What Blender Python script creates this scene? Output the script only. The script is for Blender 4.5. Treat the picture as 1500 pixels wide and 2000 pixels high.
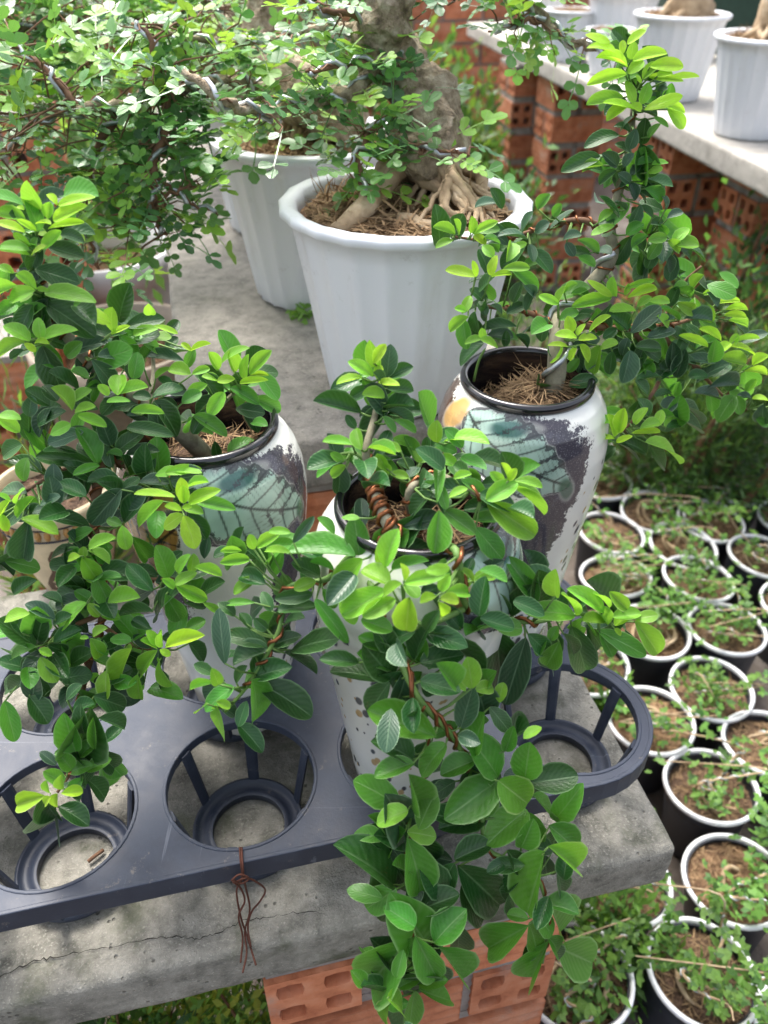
import bpy, bmesh, math, random
import numpy as np
from mathutils import Vector, Matrix, noise as mnoise
random.seed(7); rng = np.random.default_rng(7)
R = math.radians
for o in list(bpy.data.objects): bpy.data.objects.remove(o)
scene = bpy.context.scene
COL = scene.collection

# ---------------------------------------------------------------- camera
FPX, PITCH, HC = 1600.0, R(37.0), 1.2           # focal length in photo pixels, tilt below level, height of the lens
cam_d = bpy.data.cameras.new('camera'); cam = bpy.data.objects.new('camera', cam_d); COL.objects.link(cam)
cam.location = (0, 0, HC); cam.rotation_euler = (R(90) - PITCH, 0, 0)
cam_d.sensor_fit = 'HORIZONTAL'; cam_d.sensor_width = 36; cam_d.lens = 36 * FPX / 1500
cam_d.clip_start = .01; cam_d.clip_end = 400
cam_d.dof.use_dof = True; cam_d.dof.focus_distance = .60; cam_d.dof.aperture_fstop = 9.5
scene.camera = cam
scene.render.resolution_x, scene.render.resolution_y = 768, 1024

# ---------------------------------------------------------------- sky, sun, exposure
SUN_EL, SUN_AZ = R(62), R(-28)                  # azimuth from +Y towards +X: behind the benches, a little to the left
w = bpy.data.worlds.new('World'); scene.world = w; w.use_nodes = True
wn = w.node_tree.nodes; wl = w.node_tree.links
sky = wn.new('ShaderNodeTexSky'); sky.sky_type = 'NISHITA'; sky.sun_disc = False
sky.sun_elevation = SUN_EL; sky.sun_rotation = SUN_AZ; sky.dust_density = 6; sky.ozone_density = .6
wn['Background'].inputs[1].default_value = .15
hz = wn.new('ShaderNodeHueSaturation'); hz.inputs['Saturation'].default_value = .5          # thin bright cloud: a paler sky all round
wl.new(sky.outputs[0], hz.inputs['Color']); wl.new(hz.outputs[0], wn['Background'].inputs[0])
sd = bpy.data.lights.new('sun', 'SUN'); sd.energy = 1.5; sd.angle = R(26); sd.color = (1, .96, .9)
so = bpy.data.objects.new('sun', sd); COL.objects.link(so)
sdir = Vector((math.sin(SUN_AZ) * math.cos(SUN_EL), math.cos(SUN_AZ) * math.cos(SUN_EL), math.sin(SUN_EL)))
so.rotation_euler = sdir.to_track_quat('Z', 'Y').to_euler(); so.location = (0, 0, 5)
scene.view_settings.view_transform = 'Standard'; scene.view_settings.look = 'None'
scene.view_settings.gamma = 1; scene.view_settings.use_curve_mapping = False
scene.view_settings.exposure = 1.56

# ---------------------------------------------------------------- geometry helpers
CAM = Vector((0, 0, HC)); SP, CP = math.sin(PITCH), math.cos(PITCH)
def ray(px, py):
    u, v = (px - 750) / FPX, (py - 1000) / FPX
    return Vector((u, CP - v * SP, -SP - v * CP))
def at(px, py, Y):
    d = ray(px, py); return CAM + d * (Y / d.y)
def atz(px, py, z):
    d = ray(px, py); return CAM + d * ((z - HC) / d.z)
U2 = Vector((.9729, .2314, 0)); V2 = Vector((-.2314, .9729, 0)); UP = Vector((0, 0, 1))
YAW = math.atan2(.2314, .9729)

def tag(o, label=None, cat=None, group=None, kind=None):
    if label: o['label'] = label
    if cat: o['category'] = cat
    if group: o['group'] = group
    if kind: o['kind'] = kind
    return o
def link(o, parent=None):
    COL.objects.link(o)
    if parent is not None: o.parent = parent
    return o
def thing(name, loc, label, cat, group=None, rz=0):
    o = bpy.data.objects.new(name, None); link(o); o.empty_display_size = .02
    o.location = loc; o.rotation_euler = (0, 0, rz)
    return tag(o, label, cat, group)
def mesh_obj(name, me, parent=None, loc=None):
    o = bpy.data.objects.new(name, me); link(o, parent)
    if loc is not None: o.location = loc
    return o
def make_mesh(name, verts, faces, mat, smooth=True, org=None):
    me = bpy.data.meshes.new(name)
    if org is not None: verts = [Vector(v) - org for v in verts]
    me.from_pydata([tuple(v) for v in verts], [], faces)
    if smooth: me.polygons.foreach_set('use_smooth', [True] * len(me.polygons))
    if mat is not None: me.materials.append(mat)
    me.update(); return me
class MB:
    """collects geometry in world space, builds one mesh object"""
    def __init__(s): s.v = []; s.f = []
    def add(s, verts, faces):
        n = len(s.v); s.v += [Vector(q) for q in verts]; s.f += [tuple(i + n for i in f) for f in faces]
    def box(s, c, sx, sy, sz, M=None):
        c = Vector(c); q = []
        for k in (-1, 1):
            for j in (-1, 1):
                for i in (-1, 1):
                    d = Vector((i * sx / 2, j * sy / 2, k * sz / 2)); q.append(c + (M @ d if M else d))
        s.add(q, [(0, 2, 3, 1), (4, 5, 7, 6), (0, 1, 5, 4), (2, 6, 7, 3), (0, 4, 6, 2), (1, 3, 7, 5)])
    def tube(s, pts, rad, n=8, cap=True):
        pts = [Vector(p) for p in pts]; m = len(pts)
        if not hasattr(rad, '__len__'): rad = [rad] * m
        t0 = (pts[1] - pts[0]).normalized(); a = t0.orthogonal().normalized(); ring = []; prev = t0
        for i in range(m):
            t = (pts[min(i + 1, m - 1)] - pts[max(i - 1, 0)]).normalized()
            q = prev.rotation_difference(t); a = (q @ a); a = (a - t * a.dot(t)).normalized(); prev = t
            b = t.cross(a)
            ring.append([pts[i] + (a * math.cos(k * 2 * math.pi / n) + b * math.sin(k * 2 * math.pi / n)) * rad[i] for k in range(n)])
        vs = [p for r in ring for p in r]
        fs = [(i * n + k, i * n + (k + 1) % n, (i + 1) * n + (k + 1) % n, (i + 1) * n + k) for i in range(m - 1) for k in range(n)]
        if cap: fs += [tuple(range(n))[::-1], tuple((m - 1) * n + k for k in range(n))]
        s.add(vs, fs)
    def lathe(s, prof, n=48, c=(0, 0, 0), fn=None):
        c = Vector(c); vs = []
        for (r, z) in prof:
            for k in range(n):
                th = 2 * math.pi * k / n; rr = r * (fn(th, z) if fn else 1)
                vs.append(c + Vector((rr * math.sin(th), -rr * math.cos(th), z)))
        m = len(prof)
        s.add(vs, [(i * n + k, i * n + (k + 1) % n, (i + 1) * n + (k + 1) % n, (i + 1) * n + k) for i in range(m - 1) for k in range(n)])
    def build(s, name, mat, parent=None, smooth=True, kind=None):
        org = parent_org(parent)
        me = make_mesh(name, s.v, s.f, mat, smooth, org)
        o = mesh_obj(name, me, parent)
        if kind: o['kind'] = kind
        return o
def parent_org(p):
    o = Vector((0, 0, 0))
    while p is not None: o = o + p.location; p = p.parent
    return o
def smooth_path(pts, n=6):
    P = [Vector(p) for p in pts]; P = [2 * P[0] - P[1]] + P + [2 * P[-1] - P[-2]]; out = []
    for i in range(1, len(P) - 2):
        a, b, c, d = P[i - 1:i + 3]
        for k in range(n):
            t = k / n
            out.append(.5 * ((2 * b) + (c - a) * t + (2 * a - 5 * b + 4 * c - d) * t * t + (3 * b - a - 3 * c + d) * t ** 3))
    out.append(P[-2]); return out
def lerp_list(L, m):
    return list(np.interp(np.linspace(0, len(L) - 1, m), range(len(L)), L))
def jitter(pts, a): return [p + Vector((random.uniform(-a, a), random.uniform(-a, a), random.uniform(-a, a))) for p in pts]
def helix(path, rad, wr, pitch, ph=0):
    out = []; ang = ph; t0 = (path[1] - path[0]).normalized(); a = t0.orthogonal().normalized(); prev = t0
    if not hasattr(rad, '__len__'): rad = [rad] * len(path)
    for i in range(len(path) - 1):
        seg = path[i + 1] - path[i]; L = seg.length; t = seg.normalized()
        a = prev.rotation_difference(t) @ a; prev = t; b = t.cross(a)
        k = max(1, int(L / (pitch / 7)))
        for j in range(k):
            f = j / k; r = rad[i] * (1 - f) + rad[i + 1] * f + wr
            out.append(path[i] + seg * f + (a * math.cos(ang) + b * math.sin(ang)) * r); ang += 2 * math.pi * (L / k) / pitch
    return out

# ---------------------------------------------------------------- materials
def new_mat(name):
    m = bpy.data.materials.new(name); m.use_nodes = True
    nt = m.node_tree; return m, nt, nt.nodes, nt.links, nt.nodes['Principled BSDF']
def N(nt, typ, **kw):
    n = nt.nodes.new('ShaderNode' + typ)
    for k, v in kw.items(): setattr(n, k, v)
    return n
def ramp(nt, fac, stops):
    n = nt.nodes.new('ShaderNodeValToRGB'); cr = n.color_ramp
    while len(cr.elements) > 1: cr.elements.remove(cr.elements[-1])
    cr.elements[0].position = stops[0][0]; cr.elements[0].color = (*stops[0][1], 1)
    for p, c in stops[1:]:
        e = cr.elements.new(p); e.color = (*c, 1)
    nt.links.new(fac, n.inputs[0]); return n.outputs[0]
def noise_tex(nt, scale, detail=4, rough=.6, coord='Object', stretch=None):
    tc = N(nt, 'TexCoord'); n = N(nt, 'TexNoise'); n.inputs['Scale'].default_value = scale
    n.inputs['Detail'].default_value = detail; n.inputs['Roughness'].default_value = rough
    src = tc.outputs[coord]
    if stretch:
        mp = N(nt, 'Mapping'); mp.inputs['Scale'].default_value = stretch; nt.links.new(src, mp.inputs[0]); src = mp.outputs[0]
    nt.links.new(src, n.inputs['Vector']); return n.outputs['Fac']
def mixc(nt, fac, a, b, mode='MIX'):
    n = N(nt, 'Mix', data_type='RGBA', blend_type=mode)
    for s, v in ((0, fac), (6, a), (7, b)):
        if hasattr(v, 'is_linked'): nt.links.new(v, n.inputs[s])
        elif s == 0: n.inputs[0].default_value = v
        else: n.inputs[s].default_value = (*v, 1)
    return n.outputs[2]
def mth(nt, op, a, b=None, c=None):
    n = N(nt, 'Math', operation=op)
    for i, v in enumerate((a, b, c)):
        if v is None: continue
        if hasattr(v, 'is_linked'): nt.links.new(v, n.inputs[i])
        else: n.inputs[i].default_value = v
    return n.outputs[0]
def bump(nt, h, strength=.3, dist=.002, bsdf=None):
    b = N(nt, 'Bump'); b.inputs['Strength'].default_value = strength; b.inputs['Distance'].default_value = dist
    nt.links.new(h, b.inputs['Height'])
    if bsdf: nt.links.new(b.outputs[0], bsdf.inputs['Normal'])
    return b.outputs[0]
def mottled(name, stops, scale, rough=.8, bscale=None, bstr=.3, bdist=.002, spec=.5, rnd=0, stretch=None, detail=5):
    m, nt, nd, lk, b = new_mat(name)
    c = ramp(nt, noise_tex(nt, scale, detail, .62, stretch=stretch), stops)
    if rnd:
        oi = N(nt, 'ObjectInfo'); hs = N(nt, 'HueSaturation')
        lk.new(mth(nt, 'MULTIPLY_ADD', oi.outputs['Random'], rnd, 1 - rnd / 2), hs.inputs['Value']); lk.new(c, hs.inputs['Color']); c = hs.outputs[0]
    lk.new(c, b.inputs['Base Color']); b.inputs['Roughness'].default_value = rough
    b.inputs['Specular IOR Level'].default_value = spec
    if bscale: bump(nt, noise_tex(nt, bscale, 4), bstr, bdist, b)
    return m
def concrete(name, dark, mid, light, patch=7, grain=260, green=.0):
    m, nt, nd, lk, b = new_mat(name)
    big = noise_tex(nt, patch, 6, .65); g = noise_tex(nt, grain, 3, .7); md = noise_tex(nt, patch * 5, 5, .7)
    c = ramp(nt, big, [(.32, dark), (.5, mid), (.66, light)])
    c = mixc(nt, .55, c, ramp(nt, md, [(.35, dark), (.6, light)]))
    c = mixc(nt, mth(nt, 'MULTIPLY', ramp_f(nt, g, .42, .62), .5), c, ramp(nt, g, [(.3, tuple(x * .45 for x in dark)), (.55, mid), (.72, tuple(min(1, x * 1.35) for x in light))]))
    if green:
        gm = ramp_f(nt, noise_tex(nt, patch * 1.7, 5, .6), .52, .7)
        c = mixc(nt, mth(nt, 'MULTIPLY', gm, green), c, (.075, .085, .045))
    lk.new(c, b.inputs['Base Color']); b.inputs['Roughness'].default_value = .9
    tcv = N(nt, 'TexCoord'); vo = N(nt, 'TexVoronoi'); vo.inputs['Scale'].default_value = 150; lk.new(tcv.outputs['Object'], vo.inputs['Vector'])
    pit = mth(nt, 'SUBTRACT', 1, ramp_f(nt, vo.outputs['Distance'], .1, .26)); pit = mth(nt, 'MULTIPLY', pit, ramp_f(nt, noise_tex(nt, 40, 3), .53, .63))
    lk.new(mixc(nt, mth(nt, 'MULTIPLY', pit, .45), c, tuple(x * .3 for x in dark)), b.inputs['Base Color'])
    h = mth(nt, 'SUBTRACT', mth(nt, 'ADD', g, mth(nt, 'MULTIPLY', md, 2)), mth(nt, 'MULTIPLY', pit, 1.6)); bump(nt, h, .9, .002, b)
    return m
def ramp_f(nt, f, lo, hi):
    n = N(nt, 'MapRange', interpolation_type='SMOOTHSTEP'); nt.links.new(f, n.inputs[0])
    n.inputs[1].default_value = lo; n.inputs[2].default_value = hi; return n.outputs[0]
def plain(name, col, rough=.5, metal=0, spec=.5, coat=0, var=.82):
    m, nt, nd, lk, b = new_mat(name)
    c = mixc(nt, ramp_f(nt, noise_tex(nt, 45, 5, .65), .35, .7), tuple(x * var for x in col), tuple(min(1, x * (1.24 - .24 * var)) for x in col))
    lk.new(c, b.inputs['Base Color']); b.inputs['Roughness'].default_value = rough
    b.inputs['Metallic'].default_value = metal; b.inputs['Specular IOR Level'].default_value = spec; b.inputs['Coat Weight'].default_value = coat
    bump(nt, noise_tex(nt, 220, 3), .08, .001, b); return m
M = {}
M['ground'] = mottled('ground_earth', [(.3, (.045, .035, .028)), (.5, (.11, .09, .075)), (.7, (.2, .18, .16))], 5, .95, 60, .6, .01)
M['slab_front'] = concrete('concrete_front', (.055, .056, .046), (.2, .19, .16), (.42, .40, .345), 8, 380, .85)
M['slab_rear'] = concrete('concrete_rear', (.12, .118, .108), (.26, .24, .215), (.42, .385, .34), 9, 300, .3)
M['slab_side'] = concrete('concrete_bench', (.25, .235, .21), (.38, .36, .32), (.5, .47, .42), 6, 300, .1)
M['tray'] = None
M['mortar'] = mottled('mortar', [(.3, (.2, .185, .165)), (.7, (.4, .37, .34))], 30, .95, 200, .6, .003)
M['soil'] = mottled('soil_coir', [(.3, (.04, .022, .011)), (.5, (.14, .078, .04)), (.68, (.3, .185, .1))], 70, .95, 160, 1, .006)
M['soil_dark'] = mottled('soil_dark', [(.3, (.026, .016, .01)), (.5, (.1, .058, .036)), (.7, (.24, .15, .09))], 80, .95, 160, 1, .006)
M['fibre'] = mottled('coir_fibre', [(.3, (.12, .068, .032)), (.7, (.42, .28, .15))], 60, .9, rnd=.2)
M['root'] = mottled('root_bark', [(.3, (.2, .135, .075)), (.55, (.42, .31, .19)), (.75, (.56, .45, .31))], 40, .85, 150, .7, .002)
M['bark'] = mottled('grey_bark', [(.3, (.085, .062, .038)), (.48, (.27, .21, .135)), (.66, (.47, .4, .29))], 75, .9, 170, 1, .006)
M['twig'] = mottled('twig_bark', [(.3, (.09, .045, .025)), (.7, (.25, .13, .07))], 60, .85)
M['stem'] = mottled('green_stem', [(.3, (.06, .14, .025)), (.7, (.16, .28, .06))], 60, .6)
M['greybranch'] = mottled('branch_bark', [(.3, (.14, .12, .08)), (.7, (.34, .32, .22))], 90, .85, 200, .6, .001)
M['copper'] = plain('copper_wire', (.25, .095, .04), .36, .8)
M['rust'] = plain('rusty_wire', (.1, .032, .018), .75, .2)
M['alu'] = plain('aluminium_wire', (.5, .53, .56), .35, .75)
def stained(name, col, stain, amt, scale, stretch, rough=.4):
    m, nt, nd, lk, b = new_mat(name)
    a = ramp_f(nt, noise_tex(nt, scale, 6, .7, stretch=stretch), .52, .74); s2 = ramp_f(nt, noise_tex(nt, scale * 6, 5, .75), .6, .72)
    c = mixc(nt, mth(nt, 'MULTIPLY', a, amt), col, stain); c = mixc(nt, mth(nt, 'MULTIPLY', s2, amt * .8), c, tuple(x * .6 for x in stain))
    lk.new(c, b.inputs['Base Color']); b.inputs['Roughness'].default_value = rough; bump(nt, noise_tex(nt, 160, 3), .1, .001, b); return m
M['whitepot'] = stained('white_plastic', (.67, .695, .73), (.46, .45, .40), .3, 9, (2.2, 2.2, .25))
M['whiterim'] = stained('white_rim_plastic', (.76, .77, .8), (.3, .24, .17), .75, 26, (1, 1, 1))
M['darkpot'] = plain('dark_plastic', (.03, .034, .045), .5)
M['blackglaze'] = plain('black_glaze', (.012, .011, .014), .14, 0, .6, .4)
M['greentrough'] = plain('green_plastic', (.02, .055, .035), .45)
M['cream'] = plain('cream_ceramic', (.62, .5, .32), .3)
M['ochre'] = plain('ochre_ceramic', (.45, .24, .07), .35)
M['brownmotif'] = plain('brown_motif', (.1, .05, .025), .4)
def brick_mat(name, a, b_, c_):
    m, nt, nd, lk, b = new_mat(name)
    c = ramp(nt, noise_tex(nt, 22, 5, .65), [(.3, a), (.5, b_), (.72, c_)])
    oi = N(nt, 'ObjectInfo'); hs = N(nt, 'HueSaturation')
    lk.new(mth(nt, 'MULTIPLY_ADD', oi.outputs['Random'], .5, .72), hs.inputs['Value']); lk.new(c, hs.inputs['Color'])
    dirt = ramp_f(nt, noise_tex(nt, 9, 6, .7), .56, .72)
    cc = mixc(nt, mth(nt, 'MULTIPLY', dirt, .6), hs.outputs[0], (.36, .31, .27))
    lk.new(cc, b.inputs['Base Color']); b.inputs['Roughness'].default_value = .85
    bump(nt, noise_tex(nt, 120, 4), .5, .002, b)
    return m
M['brick'] = brick_mat('terracotta_brick', (.30, .085, .035), (.5, .18, .085), (.58, .27, .16))
def tray_mat():
    m, nt, nd, lk, b = new_mat('navy_plastic')
    d = ramp_f(nt, noise_tex(nt, 14, 6, .7), .42, .68); g = noise_tex(nt, 350, 3)
    c = mixc(nt, mth(nt, 'MULTIPLY', d, .6), (.026, .034, .056), (.075, .088, .118))
    sp = ramp_f(nt, noise_tex(nt, 60, 6, .8), .6, .7)
    c = mixc(nt, mth(nt, 'MULTIPLY', sp, .5), c, (.27, .235, .19))
    sc = ramp_f(nt, noise_tex(nt, 30, 4, .7, stretch=(.12, 6, 1)), .66, .7); sc2 = ramp_f(nt, noise_tex(nt, 30, 4, .7, stretch=(5, .15, 1)), .67, .71)
    c = mixc(nt, mth(nt, 'MULTIPLY', mth(nt, 'MAXIMUM', sc, sc2), .3), c, (.26, .28, .33))
    lk.new(c, b.inputs['Base Color'])
    lk.new(mth(nt, 'MULTIPLY_ADD', d, .2, .46), b.inputs['Roughness']); b.inputs['Specular IOR Level'].default_value = .38; bump(nt, g, .12, .001, b)
    return m
M['tray'] = tray_mat()

def leaf_mat(name, col, pale, trans, rough, transcol, spec=.45):
    m, nt, nd, lk, b = new_mat(name)
    tc = N(nt, 'TexCoord'); sx = N(nt, 'SeparateXYZ'); lk.new(tc.outputs['UV'], sx.inputs[0])
    a = mth(nt, 'ABSOLUTE', mth(nt, 'MULTIPLY_ADD', sx.outputs[0], 2, -1))
    edge = ramp_f(nt, a, .86, 1.0); mid = mth(nt, 'SUBTRACT', 1, ramp_f(nt, a, .0, .09))
    vein = mth(nt, 'SINE', mth(nt, 'MULTIPLY', mth(nt, 'MULTIPLY_ADD', a, -.35, sx.outputs[1]), 52))
    oi = N(nt, 'ObjectInfo'); hs = N(nt, 'HueSaturation')
    lk.new(mth(nt, 'MULTIPLY_ADD', oi.outputs['Random'], .5, .75), hs.inputs['Value'])
    lk.new(mth(nt, 'MULTIPLY_ADD', mth(nt, 'FRACT', mth(nt, 'MULTIPLY', oi.outputs['Random'], 17.3)), .026, .487), hs.inputs['Hue'])
    c = mixc(nt, ramp_f(nt, noise_tex(nt, 3.5, 4, .6), .35, .7), tuple(x * .86 for x in col), tuple(x * 1.12 for x in col))
    c = mixc(nt, mth(nt, 'MULTIPLY', mth(nt, 'MULTIPLY_ADD', vein, .5, .5), .10), c, pale)
    lk.new(c, hs.inputs['Color'])
    msk = mth(nt, 'MAXIMUM', mth(nt, 'MULTIPLY', edge, .8), mth(nt, 'MULTIPLY', mid, .5))
    spk = ramp_f(nt, noise_tex(nt, 16, 2, .5), .77, .8)
    cc = mixc(nt, msk, hs.outputs[0], pale); cc = mixc(nt, mth(nt, 'MULTIPLY', spk, .5), cc, (.5, .52, .4))
    blm = mth(nt, 'MULTIPLY', ramp_f(nt, noise_tex(nt, 5.5, 5, .7), .66, .7), ramp_f(nt, oi.outputs['Random'], .62, .7)); cc = mixc(nt, mth(nt, 'MULTIPLY', blm, .75), cc, (.17, .11, .04))
    lk.new(cc, b.inputs['Base Color']); b.inputs['Roughness'].default_value = rough; b.inputs['Specular IOR Level'].default_value = spec
    h = mth(nt, 'ADD', mth(nt, 'MULTIPLY', vein, .12), mth(nt, 'MULTIPLY', mid, -.8)); h = mth(nt, 'ADD', h, mth(nt, 'MULTIPLY', noise_tex(nt, 22, 3), .9))
    bump(nt, h, .35, .0012, b)
    t = N(nt, 'BsdfTranslucent'); hs2 = N(nt, 'HueSaturation'); hs2.inputs['Color'].default_value = (*transcol, 1)
    lk.new(mth(nt, 'MULTIPLY_ADD', oi.outputs['Random'], .4, .8), hs2.inputs['Value']); lk.new(hs2.outputs[0], t.inputs[0])
    mx = N(nt, 'MixShader'); mx.inputs[0].default_value = trans
    lk.new(b.outputs[0], mx.inputs[1]); lk.new(t.outputs[0], mx.inputs[2]); lk.new(mx.outputs[0], nd['Material Output'].inputs[0])
    return m
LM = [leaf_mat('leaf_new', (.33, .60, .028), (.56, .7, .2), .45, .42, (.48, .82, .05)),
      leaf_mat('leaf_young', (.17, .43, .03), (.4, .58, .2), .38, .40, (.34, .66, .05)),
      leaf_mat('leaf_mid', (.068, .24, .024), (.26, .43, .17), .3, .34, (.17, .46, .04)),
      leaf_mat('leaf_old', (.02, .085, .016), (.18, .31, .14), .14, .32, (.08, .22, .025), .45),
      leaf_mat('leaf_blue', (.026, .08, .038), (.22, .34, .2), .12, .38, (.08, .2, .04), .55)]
PM = [leaf_mat('leaflet_young', (.23, .47, .055), (.3, .48, .15), .36, .35, (.34, .56, .06)),
      leaf_mat('leaflet_mid', (.1, .27, .06), (.14, .28, .11), .28, .28, (.19, .4, .06), .6),
      leaf_mat('leaflet_old', (.065, .19, .055), (.1, .2, .09), .2, .26, (.1, .26, .05), .7)]
BM = [leaf_mat('shrub_dark', (.025, .075, .02), (.06, .14, .05), .2, .5, (.08, .2, .03)),
      leaf_mat('shrub_mid', (.06, .16, .03), (.12, .26, .08), .3, .5, (.16, .34, .05)),
      leaf_mat('shrub_bright', (.13, .29, .045), (.2, .38, .1), .35, .5, (.3, .52, .06)),
      leaf_mat('shrub_yellow', (.24, .3, .04), (.3, .36, .1), .35, .5, (.4, .46, .05))]
# ================================================================ setting
ZS, ZR = HC - .637, HC - .42                    # tops of the low front slab and of the two higher benches
g = MB(); n = 60
for j in range(n + 1):
    for i in range(n + 1):
        x = (i / n - .5); y = (j / n - .1); sx = math.copysign(abs(x) ** 2.2 * 4.6, x) * 60; sy = math.copysign(abs(y) ** 2.2, y) * 160
        g.v.append(Vector((sx, sy, mnoise.noise((sx * 3, sy * 3, 0)) * .012)))
g.f = [(j * (n + 1) + i, j * (n + 1) + i + 1, (j + 1) * (n + 1) + i + 1, (j + 1) * (n + 1) + i) for j in range(n) for i in range(n)]
tag(g.build('ground', M['ground']), kind='structure')

def slab(name, corner, lu, lv, ztop, th, mat, label, cat='slab', rough=.0025, du=U2, dv=V2, nseg=None):
    """a weathered concrete plank: corner = front left, runs lu along du and lv along dv"""
    bm = bmesh.new(); bmesh.ops.create_cube(bm, size=1)
    for v in bm.verts: v.co = Vector(((v.co.x + .5) * lu, (v.co.y + .5) * lv, (v.co.z - .5) * th))
    bmesh.ops.bevel(bm, geom=list(bm.edges), offset=.006, segments=2, affect='EDGES', profile=.6)
    for ax, L in ((0, lu), (1, lv)):
        k = nseg or int(L / .012); k = min(k, 90)
        for i in range(1, k):
            co = [0, 0, 0]; no = [0, 0, 0]; co[ax] = L * i / k; no[ax] = 1
            bmesh.ops.bisect_plane(bm, geom=list(bm.verts) + list(bm.edges) + list(bm.faces), plane_co=co, plane_no=no)
    for i in (1, 2, 3):
        bmesh.ops.bisect_plane(bm, geom=list(bm.verts) + list(bm.edges) + list(bm.faces), plane_co=(0, 0, -th * i / 4), plane_no=(0, 0, 1))
    bm.normal_update()
    for v in bm.verts:
        p = v.co; h = mnoise.noise(p * 38) * .5 + mnoise.noise(p * 110) * .35 + mnoise.noise(p * 9) * .7
        edge = 1 if min(p.x, p.y, lu - p.x, lv - p.y) < .012 else .22
        v.co += v.normal * h * rough * edge
    me = bpy.data.meshes.new(name); bm.to_mesh(me); bm.free(); me.materials.append(mat)
    me.polygons.foreach_set('use_smooth', [True] * len(me.polygons))
    o = mesh_obj(name, me); c = Vector(corner); o.location = (c.x, c.y, ztop); o.rotation_euler = (0, 0, math.atan2(du.y, du.x))
    return tag(o, label, cat)
cr = atz(1326, 1656, ZS)                        # right front corner of the low slab
cl = cr - U2 * 1.35
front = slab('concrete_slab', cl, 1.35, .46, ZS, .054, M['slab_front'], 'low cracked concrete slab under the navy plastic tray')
# crack line across its top (a thin flat dark strip laid just above the concrete)
ck = MB(); P = [(-40, 1913), (0, 1905), (60, 1880), (110, 1868), (200, 1851), (300, 1832), (350, 1830), (390, 1833), (430, 1822), (470, 1800), (520, 1790), (580, 1782), (640, 1783)]
P = [atz(a, b, ZS + .0014) for a, b in P]; Q = []
for a, b in zip(P[:-1], P[1:]):
    for k in range(8): Q.append(a.lerp(b, k / 8) + V2 * random.uniform(-.0013, .0013))
for i, q in enumerate(Q):
    wd = random.uniform(.0002, .0008) * (1 - i / len(Q) * .6); ck.v += [q - V2 * wd, q + V2 * wd]
ck.f = [(2 * i, 2 * i + 2, 2 * i + 3, 2 * i + 1) for i in range(len(Q) - 1)]
o = ck.build('crack', plain('crack_dark', (.02, .018, .015), .95), None)
Mi = front.matrix_basis.inverted(); o.data.transform(Mi); o.parent = front

rl = Vector((-.19, .644, 0))
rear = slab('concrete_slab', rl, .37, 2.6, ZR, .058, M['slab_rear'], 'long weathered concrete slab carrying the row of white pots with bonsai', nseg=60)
e0, e1 = atz(1500, 330, ZR), atz(930, 52, ZR)
DV = (e1 - e0); DV.z = 0; DV.normalize(); DU = Vector((DV.y, -DV.x, 0))
c0 = e0 - DV * .7
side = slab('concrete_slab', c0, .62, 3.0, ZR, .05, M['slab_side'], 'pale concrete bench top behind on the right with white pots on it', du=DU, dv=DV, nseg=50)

# ---------------------------------------------------------------- hollow bricks
def brick_mesh(L=.175, S=.08):
    """four-hole clay brick, holes along x; grooved long sides"""
    vs, fs = [], []
    def quad_ring(x, flip):
        base = []
        for cy in (-S / 4, S / 4):
            for cz in (-S / 4, S / 4):
                o8, i8 = [], []
                for k in range(8):
                    a = math.pi / 4 * k; c, s = math.cos(a), math.sin(a); m = max(abs(c), abs(s))
                    o8.append(Vector((x, cy + c / m * S / 4, cz + s / m * S / 4)))
                    q = .3 if k % 2 == 0 else .36
                    i8.append(Vector((x, cy + c * S * q / 2 * 1.0, cz + s * S * q / 2)))
                b = len(vs); vs.extend(o8 + i8); base.append(b)
                for k in range(8):
                    k2 = (k + 1) % 8; f = (b + k, b + k2, b + 8 + k2, b + 8 + k); fs.append(f[::-1] if flip else f)
        return base
    A = quad_ring(-L / 2, True); B = quad_ring(L / 2, False)
    for a, b in zip(A, B):
        for k in range(8):
            k2 = (k + 1) % 8; fs.append((a + 8 + k, a + 8 + k2, b + 8 + k2, b + 8 + k))
    # grooved outside skin: five shallow ridges per side
    prof = []
    for i in range(40):
        sd_, j = divmod(i, 10); t = (j / 10 - .5) * S; d = S / 2 - (.0014 if j % 2 else 0)
        prof.append(((t, -d), (d, t), (-t, d), (-d, -t))[sd_])
    n = len(prof); b = len(vs)
    for x in (-L / 2, L / 2): vs.extend(Vector((x, y, z)) for y, z in prof)
    fs.extend((b + k, b + (k + 1) % n, b + n + (k + 1) % n, b + n + k) for k in range(n))
    return make_mesh('brick', vs, fs, M['brick'], False)
BRICK = brick_mesh()
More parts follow.
